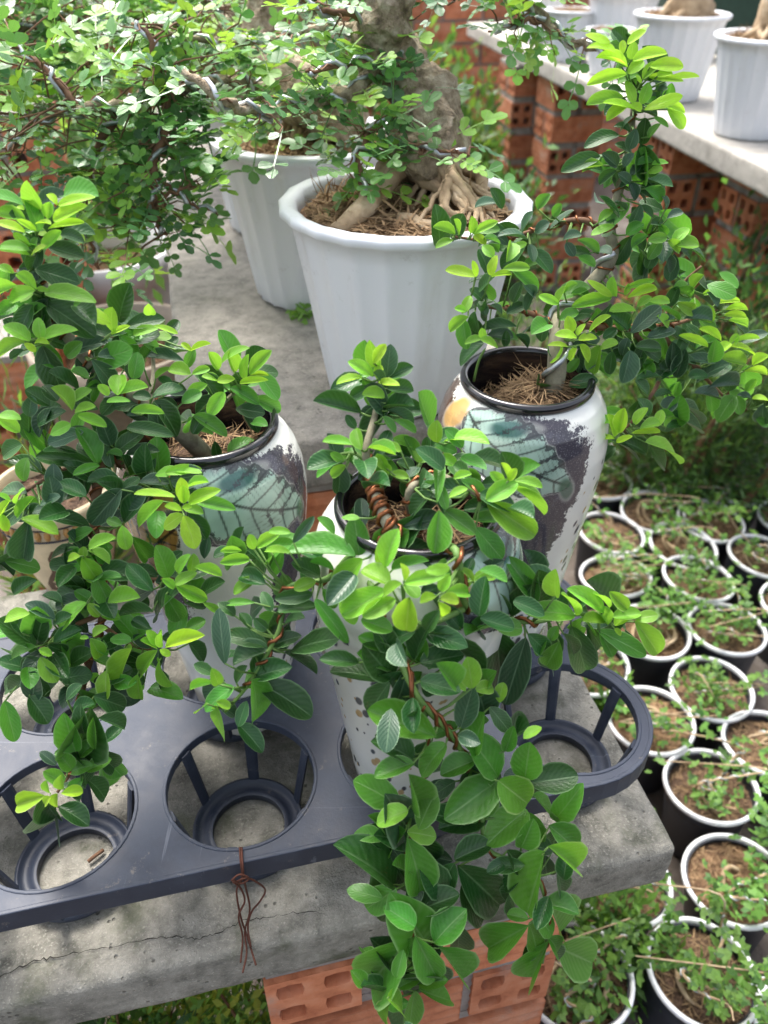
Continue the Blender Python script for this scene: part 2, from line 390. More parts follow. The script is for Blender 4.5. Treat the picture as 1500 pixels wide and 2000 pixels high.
def pillar(loc, ztop, zbot, du, dv, label, gap=.016, nu=1, first=0):
    """bricks laid crosswise in pairs, mortar recessed between them; loc = near left corner on the ground plan"""
    loc = Vector((loc[0], loc[1], zbot)); t = thing('brick_pillar', loc, label, 'pillar', 'hollow brick pillars holding up the benches')
    ang = math.atan2(du.y, du.x); S, L = .08, .175; pitch = S + gap; k = int((ztop - zbot) / pitch) + 1; W = 2 * S + gap
    core = MB(); width = nu * (W + gap) - gap; ins = .007
    Mr = Matrix.Rotation(ang, 3, 'Z')
    z0 = ztop - .004
    mid = loc + du * width / 2 + dv * W / 2
    core.box(mid + UP * ((z0 - zbot) / 2), width - .09, W - .09, z0 - zbot, Mr)
    for c in range(k):
        zj = ztop - .008 - gap * .3 - S - c * pitch - gap / 2
        if zj < zbot: break
        core.box((mid.x, mid.y, zj), width - 2 * ins, W - 2 * ins, gap + .003, Mr)
    core.box((mid.x, mid.y, ztop - .006), width - .004, W - .004, .011, Mr)
    for m in range(nu):
        core.box(loc + du * (m * (W + gap) + W / 2) + dv * W / 2 + UP * ((z0 - zbot) / 2), gap + .002, W - 2 * ins, z0 - zbot, Mr)
        core.box(loc + du * (m * (W + gap) + W / 2) + dv * W / 2 + UP * ((z0 - zbot) / 2), W - 2 * ins, gap + .002, z0 - zbot, Mr)
        if m: core.box(loc + du * (m * (W + gap) - gap / 2) + dv * W / 2 + UP * ((z0 - zbot) / 2), gap + .002, W - 2 * ins, z0 - zbot, Mr)
    core.build('mortar', M['mortar'], t, False)
    for c in range(k):
        z = ztop - .008 - gap * .3 - S / 2 - c * pitch
        if z - S / 2 < zbot - .02: break
        for m in range(nu):
            along = (c + m + first) % 2
            for q in range(2):
                o = bpy.data.objects.new('brick', BRICK); link(o, t)
                off = S / 2 + q * (S + gap); u0 = m * (W + gap)
                p = du * (u0 + W / 2) + dv * off if along else du * (u0 + off) + dv * (W / 2)
                o.location = p + UP * (z - zbot) + Vector([random.uniform(-.002, .002) for _ in range(3)])
                o.rotation_euler = (random.choice((0, math.pi / 2)), 0, ang + (0 if along else math.pi / 2) + random.uniform(-.02, .02))
    return t
fp = atz(512, 1925, ZS - .056)
def long_pillar(loc, ztop, du, dv, label, gap=.012):
    loc = Vector((loc[0], loc[1], 0)); t = thing('brick_pillar', loc, label, 'pillar', 'hollow brick pillars holding up the benches'); ang = math.atan2(du.y, du.x); S, L = .08, .175
    W = 2 * S + gap; width = S + gap + L; Mr = Matrix.Rotation(ang, 3, 'Z'); mid = loc + du * width / 2 + dv * W / 2; core = MB()
    core.box(mid + UP * (ztop / 2 - .003), width - .1, W - .1, ztop - .006, Mr); core.box((mid.x, mid.y, ztop - .006), width - .006, W - .006, .011, Mr)
    for c in range(int(ztop / (S + gap)) + 1):
        z = ztop - .011 - S / 2 - c * (S + gap); u = 0
        if z < .02: break
        core.box((mid.x, mid.y, z - S / 2 - gap / 2), width - .01, W - .01, gap + .003, Mr)
        for typ in ('ea', 'ae')[c % 2]:
            wd = S if typ == 'e' else L
            if u: core.box(loc + du * (u - gap / 2) + dv * W / 2 + UP * z, gap + .002, W - .012, S, Mr)
            for q in range(1 if typ == 'e' else 2):
                o = bpy.data.objects.new('brick', BRICK); link(o, t); v_ = L / 2 if typ == 'e' else S / 2 + q * (S + gap)
                o.location = du * (u + wd / 2) + dv * (v_ + random.uniform(-.003, .004)) + UP * (z + random.uniform(-.002, .002)); o.rotation_euler = (random.choice((0, math.pi / 2)), random.uniform(-.02, .02), ang + (math.pi / 2 if typ == 'e' else 0) + random.uniform(-.03, .03))
            u += wd + gap
    core.build('mortar', M['mortar'], t, False)
long_pillar(fp + V2 * .006, ZS - .056, U2, V2, 'orange hollow brick pillar under the front edge of the low slab')
pillar(cl + U2 * .35 + V2 * .2, ZS - .056, 0, U2, V2, 'hollow brick pillar in shade under the left of the low slab', .012, 1, 1)
pillar(rl + U2 * .09 + V2 * .012, ZR - .06, 0, U2, V2, 'hollow brick pillar under the near end of the white pot slab', .012, 1, 1)
pillar(rl + U2 * .02 + V2 * .75, ZR - .06, 0, U2, V2, 'hollow brick pillar under the middle of the white pot slab', .012, 1, 0)
p1 = atz(1000, 130, ZR - .052)
pillar(p1 + DV * .01 + DU * .015, ZR - .052, 0, DU, DV, 'far hollow brick pillar under the end of the pale bench', .024, 1, 1)
pm = atz(1096, 168, ZR - .052)
pillar(pm + DV * .12 + DU * .03, ZR - .052, 0, DU, DV, 'mortar-smeared brick pillar beside the far pillar of the pale bench', .02, 1, 0)
p2 = atz(1285, 265, ZR - .052)
pillar(p2 + DU * .05, ZR - .052, 0, DU, DV, 'shaded hollow brick pillar behind the leafy spire of the right plant', .016, 1, 1)
p3 = atz(1405, 322, ZR - .052)
pillar(p3 + DU * .16 + DV * .06, ZR - .052, 0, DU, DV, 'pinkish hollow brick pillar under the near part of the pale bench', .016, 1, 0)

# ================================================================ plastic tray
S0, RH, RO = .14, .0587, .0695
H2 = Vector((-.114, .392, 0)); ZT = HC - .5626
def hole(i, j): return H2 + U2 * S0 * (i - 1) + V2 * S0 * j
tray = thing('pot_tray', (hole(1.5, .5).x, hole(1.5, .5).y, ZS), 'navy plastic carrying tray with two rows of round pot holes on the low slab', 'tray')
def arc(c, a0, a1, r, n=14): return [c + (U2 * math.cos(R(a0 + (a1 - a0) * k / n)) + V2 * math.sin(R(a0 + (a1 - a0) * k / n))) * r for k in range(n + 1)]
def outline(r):
    return arc(hole(3, 0), -90, 62, r) + arc(hole(3, 1), -62, 90, r) + arc(hole(-1, 1), 90, 242, r) + arc(hole(-1, 0), 118, 270, r)
bm = bmesh.new()
def loop(pts, z):
    vs = [bm.verts.new((p.x, p.y, z)) for p in pts]; return vs, [bm.edges.new((vs[i], vs[(i + 1) % len(vs)])) for i in range(len(vs))]
es = loop(outline(RO), ZT)[1]; holes = [hole(i, j) for j in (0, 1) for i in range(-1, 4)]
for h in holes: es += loop(arc(h, 0, 352.5, RH, 47), ZT)[1]
bmesh.ops.triangle_fill(bm, edges=es, use_beauty=True, use_dissolve=False)
top = [f for f in bm.faces]
for f in top:
    f.normal_update()
    if f.normal.z < 0: f.normal_flip()
r = bmesh.ops.extrude_face_region(bm, geom=top); 
for v in [e for e in r['geom'] if isinstance(e, bmesh.types.BMVert)]: v.co.z -= .004
bmesh.ops.recalc_face_normals(bm, faces=list(bm.faces))
tb = MB(); bm.verts.index_update(); tb.add([v.co.copy() for v in bm.verts], [[v.index for v in f.verts] for f in bm.faces]); bm.free()
def wall(o1, o2, z1, z0):
    n = len(o1); q = []
    for z in (z1, z0):
        q += [Vector((p.x, p.y, z)) for p in o1] + [Vector((p.x, p.y, z)) for p in o2]
    fs = []
    for k in range(n):
        k2 = (k + 1) % n
        fs += [(k, 2 * n + k, 2 * n + k2, k2), (n + k, n + k2, 3 * n + k2, 3 * n + k), (2 * n + k, 3 * n + k, 3 * n + k2, 2 * n + k2), (k, k2, n + k2, n + k)]
    tb.add(q, fs)
wall(outline(RO + .0012), outline(RO - .0025), ZT + .0006, ZT - .021)
for h in holes: wall(arc(h, 0, 352.5, RH + .0024, 47), arc(h, 0, 352.5, RH - .0006, 47), ZT + .0008, ZT - .009)
dk = tb.build('deck', M['tray'], tray, False)
bv = dk.modifiers.new('bevel', 'BEVEL'); bv.width = .0012; bv.segments = 2; bv.limit_method = 'ANGLE'; bv.angle_limit = R(50)
for h in holes:
    rb = MB(); rb.lathe([(.0300, .010), (.0300, .003), (.0455, .003), (.0462, .006), (.0462, .0125), (.0436, .0125), (.0430, .0095), (.0345, .0095), (.0335, .0112), (.0300, .010)], 48, (h.x, h.y, ZS))
    rb.build('base_ring', M['tray'], tray)
    for k in range(6):
        a = R(18 + 60 * k); d = U2 * math.cos(a) + V2 * math.sin(a); sd_ = UP.cross(d)
        a0 = h + d * (RH - .0022) + UP * (ZT - .003); a1 = h + d * .0440 + UP * (ZS + .009); q = []
        ax = (a1 - a0).normalized(); nn = ax.cross(sd_)
        for t in (0, 1):
            c = a0.lerp(a1, t)
            for (s_, m_) in ((-.0055, 0), (-.003, .003), (.003, .003), (.0055, 0), (.003, -.001), (-.003, -.001)): q.append(c + sd_ * s_ * (1 - .15 * t) + nn * m_)
        rm = MB(); rm.add(q, [(i, (i + 1) % 6, 6 + (i + 1) % 6, 6 + i) for i in range(6)] + [tuple(range(6))[::-1], tuple(range(6, 12))])
        rm.build('rib', M['tray'], tray, False)

# rusty wire tied round the tray edge
rw = MB(); wz = ZT
P = [at(468, 1652, .33), atz(470, 1700, ZT + .003), atz(473, 1712, ZT - .012)]
T0 = atz(474, 1718, ZT - .018)
for k, pts in enumerate([[(468, 1655), (470, 1682), (473, 1716), (462, 1740), (470, 1790), (483, 1830), (500, 1885)], [(472, 1655), (474, 1690), (478, 1725), (488, 1775), (478, 1820), (482, 1860), (474, 1900)],
                         [(462, 1722), (480, 1715), (500, 1722), (518, 1738), (508, 1760), (492, 1780), (484, 1810), (490, 1850)], [(455, 1722), (470, 1735), (478, 1760), (466, 1790), (474, 1830), (470, 1880)], [(452, 1720), (468, 1708), (486, 1716), (470, 1726), (455, 1718)]]):
    W = []
    for (x, y) in pts:
        edge = hole(1, 0) - V2 * (RO + .004); zz = ZT + .003 if y < 1700 else ZT - .004 - (y - 1712) * .00046
        if y < 1692: W.append(atz(x, y, ZT + .003))
        else:
            d = ray(x, y); t = ((edge - CAM).dot(V2) - .003 - k * .0008 - max(0, y - 1730) * .00009) / d.dot(V2); q_ = CAM + d * t; W.append(q_ if q_.z > ZS + .003 else atz(x, y, ZS + .003))
    rw.tube(smooth_path(W, 5), .00075, 6)
tag(rw.build('rusty_wire', M['rust']), 'bundle of rusty wire tied over the front edge of the navy tray', 'wire')
ln = MB(); ln.tube(smooth_path([atz(172, 1683, ZS + .004), atz(185, 1672, ZS + .005), atz(202, 1660, ZS + .004)], 4), .0016, 6)
tag(ln.build('twig', M['twig']), 'short dark twig lying on the slab inside the left tray hole', 'twig')

# ================================================================ painted vases
def vnoise(x, y, sc, seed=0):
    r_ = np.random.default_rng(seed); T = r_.random((257, 257)); x = np.mod(x * sc, 256); y = np.mod(y * sc, 256)
    i = np.floor(x).astype(int) % 256; j = np.floor(y).astype(int) % 256; fx = x - np.floor(x); fy = y - np.floor(y); fx = fx * fx * (3 - 2 * fx); fy = fy * fy * (3 - 2 * fy)
    return (T[i, j] * (1 - fx) + T[i + 1, j] * fx) * (1 - fy) + (T[i, j + 1] * (1 - fx) + T[i + 1, j + 1] * fx) * fy
def fbm(x, y, sc, seed=0): return (vnoise(x, y, sc, seed) + .5 * vnoise(x, y, sc * 2.1, seed + 1) + .25 * vnoise(x, y, sc * 4.3, seed + 2)) / 1.75
VH = .317
prof = [(0, 0), (.036, 0), (.0405, .002), (.042, .006), (.0455, .035), (.051, .083), (.0575, .13), (.064, .178), (.069, .215), (.072, .245), (.0722, .262), (.0705, .278), (.0665, .292), (.061, .302), (.055, .308), (.0518, .3105)]
pr = np.array(prof[1:]); NT, NH = 480, 300
sl = np.r_[0, np.cumsum(np.hypot(*np.diff(pr, axis=0).T))]; ss = np.linspace(0, sl[-1], NH)
rr = np.interp(ss, sl, pr[:, 0]); zz = np.interp(ss, sl, pr[:, 1])
for _ in range(3): rr[1:-1] = (rr[:-2] + rr[1:-1] * 2 + rr[2:]) / 4
TH, ZZ = np.meshgrid(np.linspace(-np.pi, np.pi, NT, endpoint=False), zz); RRr = np.repeat(rr[:, None], NT, 1)
vx = RRr * np.sin(TH); vy = -RRr * np.cos(TH)
verts = np.c_[vx.ravel(), vy.ravel(), ZZ.ravel()]
idx = np.arange(NT * NH).reshape(NH, NT); nx_ = np.roll(idx, -1, 1)
faces = np.c_[idx[:-1].ravel(), nx_[:-1].ravel(), nx_[1:].ravel(), idx[1:].ravel()]
X = TH * .068; Z = np.repeat(ss[:, None], NT, 1)            # unrolled sheet in metres
col = np.empty((NH, NT, 3)); col[:] = (.76, .755, .705)
mint = fbm(X + 9, Z, 22, 3); col = col * (1 - .10 * mint[..., None]) + np.array((.55, .7, .62)) * .10 * mint[..., None]
def ell(cx, cz, rx, rz, rot=0):
    c, s = math.cos(rot), math.sin(rot); a = (X - cx) * c + (Z - cz) * s; b = -(X - cx) * s + (Z - cz) * c
    return np.hypot(a / rx, b / rz), a, b
def ss_(x, lo, hi): t = np.clip((x - lo) / (hi - lo), 0, 1); return t * t * (3 - 2 * t)
warp = (fbm(X + 5, Z + 5, 55, 11) - .5) * .5
def put(m, c):
    global col; col = col * (1 - m[..., None]) + np.array(c) * m[..., None]
F = np.zeros((NH, NT, 4)); F[..., 0] = 3.0      # blot distance, brownness, leaf cover, stipple density
def blot(cx, cz, rx, rz, rot=0, brown=0):
    d, a, b = ell(cx, cz, rx, rz, rot); d = d + warp; near = d < F[..., 0]; F[..., 0] = np.where(near, d, F[..., 0]); F[..., 1] = np.where(near, brown, F[..., 1])
def leafprint(cx, cz, L, Wd, rot, body, vein):
    c, s = math.cos(rot), math.sin(rot); a = (X - cx) * c + (Z - cz) * s; b = -(X - cx) * s + (Z - cz) * c
    t = a / L + .5; tt = np.clip(t, 0, 1); hw = Wd * np.sin(np.pi * tt ** .85) ** .8 * (1 + .05 * np.sin(tt * 55)) + 1e-5
    ins = ss_(hw - np.abs(b) + warp * .006, -.0012, .0012) * ss_(t, 0, .02) * (1 - ss_(t, .98, 1)); e = np.abs(b) / hw
    shade = fbm(X + 4, Z + 4, 45, 5); m = ins * (1 - .55 * ss_(e + warp, .8, 1.05))
    global col; col = col * (1 - m[..., None]) + np.array(body) * (.55 + .75 * shade[..., None]) * m[..., None]
    q = (tt * L - np.abs(b) * .8) / .0135 + warp * .5; fr = np.abs(q - np.round(q)) * .0135; q2 = (tt * L + np.abs(b) * 1.3) / .006 + warp; f2 = np.abs(q2 - np.round(q2)) * .006
    patch = fbm(X + 8, Z + 2, 60, 31)
    put(ins * (1 - ss_(fr, .0004, .0014)) * .85, vein); put(ins * (1 - ss_(np.abs(b), .0006, .0016)) * .95, vein); put(ins * (1 - ss_(f2, .0002, .0009)) * .45 * ss_(patch, .4, .6), vein)
    st = ins * np.clip(ss_(e, .6, 1.0) * .75 + ss_(patch, .46, .62) * .6 * (1 - ss_(fr, .001, .006)), 0, 1)
    F[..., 2] = np.maximum(F[..., 2] * (1 - ins), m); F[..., 3] = np.maximum(F[..., 3] * (1 - ins), st)
def daub(cx, cz, rx, rz, rot, c, k=.35): d, a, b = ell(cx, cz, rx, rz, rot); m = 1 - ss_(d + warp * 1.3, 1 - k, 1 + k * .4); put(m * .9, c); F[..., 2] = np.maximum(F[..., 2], m * .8)
def dots(seed, spots):
    dr = random.Random(seed)
    for k in range(170):
        x0 = dr.choice([dr.uniform(*q) for q in spots]); z0 = dr.uniform(.03, .27)
        if -.06 < x0 < .045 and z0 > .10: z0 = dr.uniform(.02, .09)
        if x0 > .1 and z0 > .16: continue
        r0 = dr.choice((.0014, .0022, .0032, .0046)); d, a, b = ell(x0, z0, r0 * .75, r0 * 1.15, -.3)
        put((1 - ss_(d, .75, 1.15)) * .95, dr.choice(((.035, .045, .06), (.02, .05, .055), (.05, .05, .065), (.45, .3, .12), (.45, .3, .12))))
for q in ((-.006, .288, .056, .036), (.032, .258, .022, .05, -.2), (.024, .215, .02, .034), (.016, .185, .016, .03, .2), (-.035, .29, .034, .03), (.014, .155, .016, .03, .15)): blot(*q)
leafprint(-.01, .284, .112, .032, -.5, (.33, .47, .40), (.025, .035, .034))
daub(-.012, .308, .024, .008, .1, (.02, .08, .075)); daub(.036, .255, .008, .014, .2, (.02, .09, .05))
sv = (col.copy(), F.copy())
daub(-.062, .3, .009, .014, .5, (.5, .27, .05)); dots(8, ((-.2, -.06), (-.16, -.07), (.05, .2))); plain_paint = (col.copy(), F.copy())
col, F = sv
for q in ((-.105, .24, .04, .055, 0, 1), (-.1, .18, .032, .04, 0, 1), (-.105, .285, .03, .03, 0, 1)): blot(*q)
leafprint(-.104, .235, .115, .034, .8, (.34, .17, .045), (.03, .018, .012)); daub(-.072, .302, .018, .012, .9, (.55, .3, .05))
leafprint(.148, .2, .1, .03, -.7, (.4, .55, .47), (.03, .042, .04)); dots(5, ((.06, .1), (.055, .12), (.05, .2), (-.21, -.15), (-.05, .04)))
vm, nt, nd, lk, b = new_mat('painted_glaze'); pa = N(nt, 'Attribute', attribute_name='paint'); fa = N(nt, 'Attribute', attribute_name='field'); fs_ = N(nt, 'SeparateColor'); lk.new(fa.outputs['Color'], fs_.inputs[0])
n1 = noise_tex(nt, 330, 6, .75); n2 = noise_tex(nt, 900, 3, .6); n3 = noise_tex(nt, 90, 5, .65)
dd = mth(nt, 'ADD', fs_.outputs[0], mth(nt, 'MULTIPLY', mth(nt, 'SUBTRACT', n1, .5), .85)); dd = mth(nt, 'ADD', dd, mth(nt, 'MULTIPLY', mth(nt, 'SUBTRACT', n3, .5), .9))
bm_ = mth(nt, 'SUBTRACT', 1, ramp_f(nt, dd, .92, 1.0))
dk = mixc(nt, fs_.outputs[1], (.055, .05, .065), (.075, .045, .03)); dk = mixc(nt, mth(nt, 'MULTIPLY', ramp_f(nt, n2, .56, .66), .5), dk, (.3, .29, .3)); dk = mixc(nt, mth(nt, 'MULTIPLY', ramp_f(nt, n3, .55, .7), .5), dk, (.13, .13, .17))
c = mixc(nt, mth(nt, 'MULTIPLY', bm_, mth(nt, 'SUBTRACT', 1, fs_.outputs[2])), pa.outputs[0], dk)
st = mth(nt, 'SUBTRACT', mth(nt, 'ADD', mth(nt, 'MULTIPLY', fa.outputs['Alpha'], .55), n1), .78); c = mixc(nt, mth(nt, 'MULTIPLY', ramp_f(nt, st, -.02, .05), .85), c, (.035, .036, .042))
c = mixc(nt, mth(nt, 'MULTIPLY', ramp_f(nt, noise_tex(nt, 35, 6, .7), .5, .75), .10), c, (.4, .36, .28))
lk.new(c, b.inputs['Base Color']); b.inputs['Roughness'].default_value = .16; b.inputs['Coat Weight'].default_value = .3; b.inputs['Coat Roughness'].default_value = .06; bump(nt, noise_tex(nt, 30, 3), .05, .002, b)
def paint_vase(pc, pf):
    vme = bpy.data.meshes.new('vase_body'); vme.from_pydata(verts.tolist(), [], faces.tolist()); vme.polygons.foreach_set('use_smooth', [True] * len(vme.polygons))
    vme.color_attributes.new('paint', 'FLOAT_COLOR', 'POINT').data.foreach_set('color', np.c_[pc.reshape(-1, 3), np.ones(NT * NH)].astype(np.float32).ravel())
    vme.color_attributes.new('field', 'FLOAT_COLOR', 'POINT').data.foreach_set('color', pf.reshape(-1, 4).astype(np.float32).ravel())
    vme.materials.append(vm); return vme
vme = paint_vase(col, F); vme2 = paint_vase(*plain_paint)
vr = MB(); vr.lathe([(.0522, .309), (.0534, .3095), (.0545, .3115), (.0546, .3145), (.0534, .317), (.051, .3178), (.0487, .3168), (.0476, .314), (.0472, .305), (.048, .27), (.05, .25)], 72)
vrm = make_mesh('rim', vr.v, vr.f, M['blackglaze'])
def soil_mesh(rad, amp, mat, n=40, m=14, dome=0):
    q = MB(); q.v.append(Vector((0, 0, dome)))
    for i in range(1, m + 1):
        for k in range(n):
            a = 2 * math.pi * k / n; r_ = rad * i / m; p = Vector((r_ * math.cos(a), r_ * math.sin(a), 0))
            p.z = dome * (1 - (i / m) ** 2) + amp * (mnoise.noise(p * 60 + Vector((rad * 91, 3, 1))) + .6 * mnoise.noise(p * 190)) * (1 if i < m else .3); q.v.append(p)
    q.f = [(0, 1 + k, 1 + (k + 1) % n) for k in range(n)] + [(1 + (i - 1) * n + k, 1 + i * n + k, 1 + i * n + (k + 1) % n, 1 + (i - 1) * n + (k + 1) % n) for i in range(1, m) for k in range(n)]
    return make_mesh('soil', q.v, q.f, mat, True)
def fibre_mesh(rad, count, length, mat, dome=0, wid=.0012, up=.5, seed=1):
    rd = random.Random(seed); q = MB()
    for _ in range(count):
        r_ = rad * math.sqrt(rd.random()) * .95; a = rd.uniform(0, 6.28); p = Vector((r_ * math.cos(a), r_ * math.sin(a), dome * (1 - (r_ / rad) ** 2) + rd.uniform(0, .004)))
        d = Vector((rd.uniform(-1, 1), rd.uniform(-1, 1), rd.uniform(-.15, up))).normalized(); L = length * rd.uniform(.4, 1.2); s_ = d.cross(Vector((rd.uniform(-1, 1), rd.uniform(-1, 1), 1))).normalized() * wid * rd.uniform(.4, 1.2)
        bend = Vector((rd.uniform(-1, 1), rd.uniform(-1, 1), -.4)) * L * .25
        pts = [p, p + d * L * .5 + bend * .3, p + d * L + bend]; m_ = [max(.0, 1) for _ in pts]
        vs = []
        for i, w_ in enumerate((.7, 1, .25)): vs += [pts[i] - s_ * w_, pts[i] + s_ * w_]
        q.add(vs, [(0, 1, 3, 2), (2, 3, 5, 4)])
    for v in q.v:
        rr_ = math.hypot(v.x, v.y)
        if rr_ > rad * .97: v.x *= rad * .97 / rr_; v.y *= rad * .97 / rr_
    return make_mesh('mulch', q.v, q.f, mat, False)
vsoil = soil_mesh(.049, .004, M['soil_dark'], dome=.006); vfib = fibre_mesh(.046, 420, .02, M['fibre'], .006, .0006)
def vase(h, rot, label, body=None):
    t = thing('painted_vase', (h.x, h.y, ZS + .0095), label, 'vase', 'painted ceramic vases standing in the tray', rot)
    mesh_obj('body', body or vme, t); mesh_obj('rim', vrm, t)
    s_ = mesh_obj('soil', vsoil, t, (0, 0, .281)); f_ = mesh_obj('mulch', vfib, s_, (0, 0, .001)); f_['kind'] = 'stuff'
    return t
hA, hB, hC = hole(1, 1) + Vector((.0135, -.004, 0)), hole(3, 1) + Vector((-.0095, .004, 0)), hole(2, 0)
vase(hA, R(43), 'painted vase on the left with a mint and a brown leaf print')
vase(hB, R(-7), 'painted vase behind on the right, its mint leaf print facing forward')
vase(hC, R(72), 'painted vase in the middle of the front row, mostly hidden by trailing leaves', vme2)
# root ball in the right vase
rb = MB(); 
tB = thing('root_ball', (hB.x + .012, hB.y, ZS + .0095 + .284), 'fibrous brown root ball in the mouth of the right vase', 'root ball')
me = soil_mesh(.036, .006, M['soil'], dome=.026); mesh_obj('core', me, tB)
me = fibre_mesh(.037, 700, .03, M['fibre'], .026, .0005, .25, 4); mesh_obj('roots', me, tB)['kind'] = 'stuff'

# cream ornate pot behind the tray on the left
dpt = atz(140, 1165, ZS); dpt.y += .03; cp_ = thing('ornate_pot', dpt, 'cream ornate ceramic pot half hidden by leaves left of the left vase', 'pot')
q = MB(); q.lathe([(.03, 0), (.036, .002), (.045, .03), (.056, .075), (.061, .105), (.06, .118), (.064, .122), (.066, .13), (.064, .134), (.058, .134), (.056, .12), (.05, .1)], 56, dpt); q.build('body', M['cream'], cp_)
for zr, rr_ in ((.1035, .0618), (.1185, .0612)):
    q = MB(); q.tube([dpt + Vector((rr_ * math.cos(a), rr_ * math.sin(a), zr)) for a in np.linspace(0, 2 * math.pi, 49)], .0011, 6, False); q.build('band', M['darkpot'], cp_)
for k in range(40):
    a = 2 * math.pi * k / 40; q = MB(); c = dpt + Vector((.0605 * math.cos(a), .0605 * math.sin(a), .111)); q.lathe([(.0001, -.006), (.0025, -.005), (.0037, 0), (.0025, .005), (.0001, .006)], 8, c); q.build('bead', M['ochre'], cp_)
for k in range(6):
    a0 = 2 * math.pi * k / 6 + .3; q = MB(); vs = []
    for i in range(7):
        t = i / 6; z_ = .02 + .07 * t; r_ = np.interp(z_, [.002, .03, .075, .105], [.036, .045, .056, .061]) + .0008
        for s_ in (-1, 1):
            a = a0 + .5 * t + s_ * (.12 + .06 * math.sin(t * 9)); vs.append(dpt + Vector((r_ * math.cos(a), r_ * math.sin(a), z_)))
    q.add(vs, [(2 * i, 2 * i + 1, 2 * i + 3, 2 * i + 2) for i in range(6)]); q.build('motif', M['brownmotif'], cp_)
s_ = mesh_obj('soil', soil_mesh(.056, .004, M['soil_dark']), cp_, (0, 0, .118))

# ================================================================ fluted white pots
def fl(th, z): return 1 - .034 * abs(math.sin(th * 11)) ** .8 * max(.4, min(1, (.188 - z) / .02 + .4))
wp = MB(); wp.lathe([(.001, .002), (.076, .002), (.079, .006), (.083, .03), (.0905, .075), (.098, .12), (.106, .165), (.1095, .182), (.1165, .184), (.119, .187), (.119, .1915), (.1165, .194), (.108, .1945), (.1035, .192), (.1015, .184), (.099, .16), (.096, .14)], 132, fn=lambda th, z: fl(th, z))
wpm = make_mesh('body', wp.v, wp.f, M['whitepot'])
wsoil = soil_mesh(.1, .008, M['soil'], 56, 18, .006); wfib = fibre_mesh(.097, 3200, .032, M['fibre'], .008, .0011, .3, 9)
def white_pot(p, label, scale=1, rz=0):
    t = thing('white_pot', p, label, 'pot', 'fluted white plastic pots on the benches', rz); t.scale = (scale,) * 3
    mesh_obj('body', wpm, t); s_ = mesh_obj('soil', wsoil, t, (0, 0, .179)); mesh_obj('mulch', wfib, s_, (0, 0, .001))['kind'] = 'stuff'
    return t
WP = [Vector((.02, .785, ZR)), Vector((-.088, 1.045, ZR)), Vector((-.165, 1.32, ZR)), Vector((-.23, 1.62, ZR)), Vector((-.30, 1.93, ZR))]
for p, l in zip(WP, ('large white pot with bonsai roots right behind the three vases', 'second white pot along the slab, partly behind the large one', 'third white pot along the slab under leafy branches', 'fourth white pot along the slab, seen through leaves', 'farthest white pot on the slab of bonsai')): white_pot(p, l, 1, random.uniform(0, 1))
def bench_pt(px, py): return atz(px, py, ZR)
BP = [(1462, 262, .98, 'white pot at the right edge on the pale bench'), (1302, 192, .98, 'white pot second from the right edge on the pale bench'), (1200, 122, .95, 'white pot behind the bright leaf tip on the pale bench'), (1108, 118, .72, 'small white pot near the edge of the pale bench under a wired branch'), (1052, 78, .72, 'small white pot at the far end of the pale bench'), (1180, 145, .6, 'small white pot behind the yellow-green shoot on the bench')]
BPT = []
for x, y, s_, l in BP:
    p = bench_pt(x, y); BPT.append((p, s_)); white_pot(p, l, s_, random.uniform(0, 1))
q = MB(); c = atz(1480, 128, ZR + .0) + DV * .25; 
gt = thing('planting_trough', c, 'dark green plastic trough behind the white pots at top right', 'trough')
Mr = Matrix.Rotation(math.atan2(DU.y, DU.x), 3, 'Z')
for (sx, sy, dx, dy) in ((.5, .012, 0, -.09), (.5, .012, 0, .09), (.012, .18, -.25, 0), (.012, .18, .25, 0)): q.box(c + Mr @ Vector((dx, dy, .11)), sx, sy, .2, Mr)
q.build('body', M['greentrough'], gt, False); q = MB()
for (sx, sy, dx, dy) in ((.55, .03, 0, -.1), (.55, .03, 0, .1), (.03, .17, -.26, 0), (.03, .17, .26, 0)): q.box(c + Mr @ Vector((dx, dy, .215)), sx, sy, .015, Mr)
q.build('lip', M['greentrough'], gt, False)
# ================================================================ broad-leaved trailing plants in the vases
TS = [0, .03, .1, .2, .33, .47, .6, .72, .83, .92, .975, 1.0]
def leaf_mesh(mat, fold, bend, twist, shape, cren, cup=0):
    vs, fs, uv = [], [], []
    for t in TS:
        te = .5 + cren * 9; wv = (t ** shape) * ((1 - t) ** te); wm = ((shape / (shape + te)) ** shape) * ((te / (shape + te)) ** te); wv = wv / wm * .5 * (1 + cren * 1.6 * math.sin(t * 70))
        for a in (-1, -.9, -.5, 0, .5, .9, 1):
            y = a * wv; z = abs(y) * fold - bend * t * t + bend * .25 * t + twist * y * (t - .3) + cup * (abs(a) ** 2.5) * wv
            vs.append(Vector((t, y, z))); uv.append((a * .5 + .5, t))
    for i in range(len(TS) - 1):
        for k in range(6): fs.append((i * 7 + k, (i + 1) * 7 + k, (i + 1) * 7 + k + 1, i * 7 + k + 1))
    me = make_mesh('leaf', vs, fs, mat)
    ul = me.uv_layers.new(name='UVMap')
    ul.data.foreach_set('uv', [c for l in me.loops for c in uv[l.vertex_index]])
    return me
VAR = [(.32, .22, .12, .75, .012), (.55, .12, -.15, .62, .015), (.2, .34, .2, .85, .012), (.75, .2, .05, .7, .012), (.4, -.06, -.1, .68, .014), (.28, .42, 0, .58, .012), (.5, .3, .3, .8, .014), (.9, .1, .1, .9, .016), (.35, .5, -.3, .7, .018), (.15, .15, .4, .8, .02), (.6, .45, .2, .95, .012), (.45, 0, -.35, .65, .017)]
LEAF = [[leaf_mesh(m, *v, cup=random.uniform(-.12, .2)) for v in VAR] for m in LM]
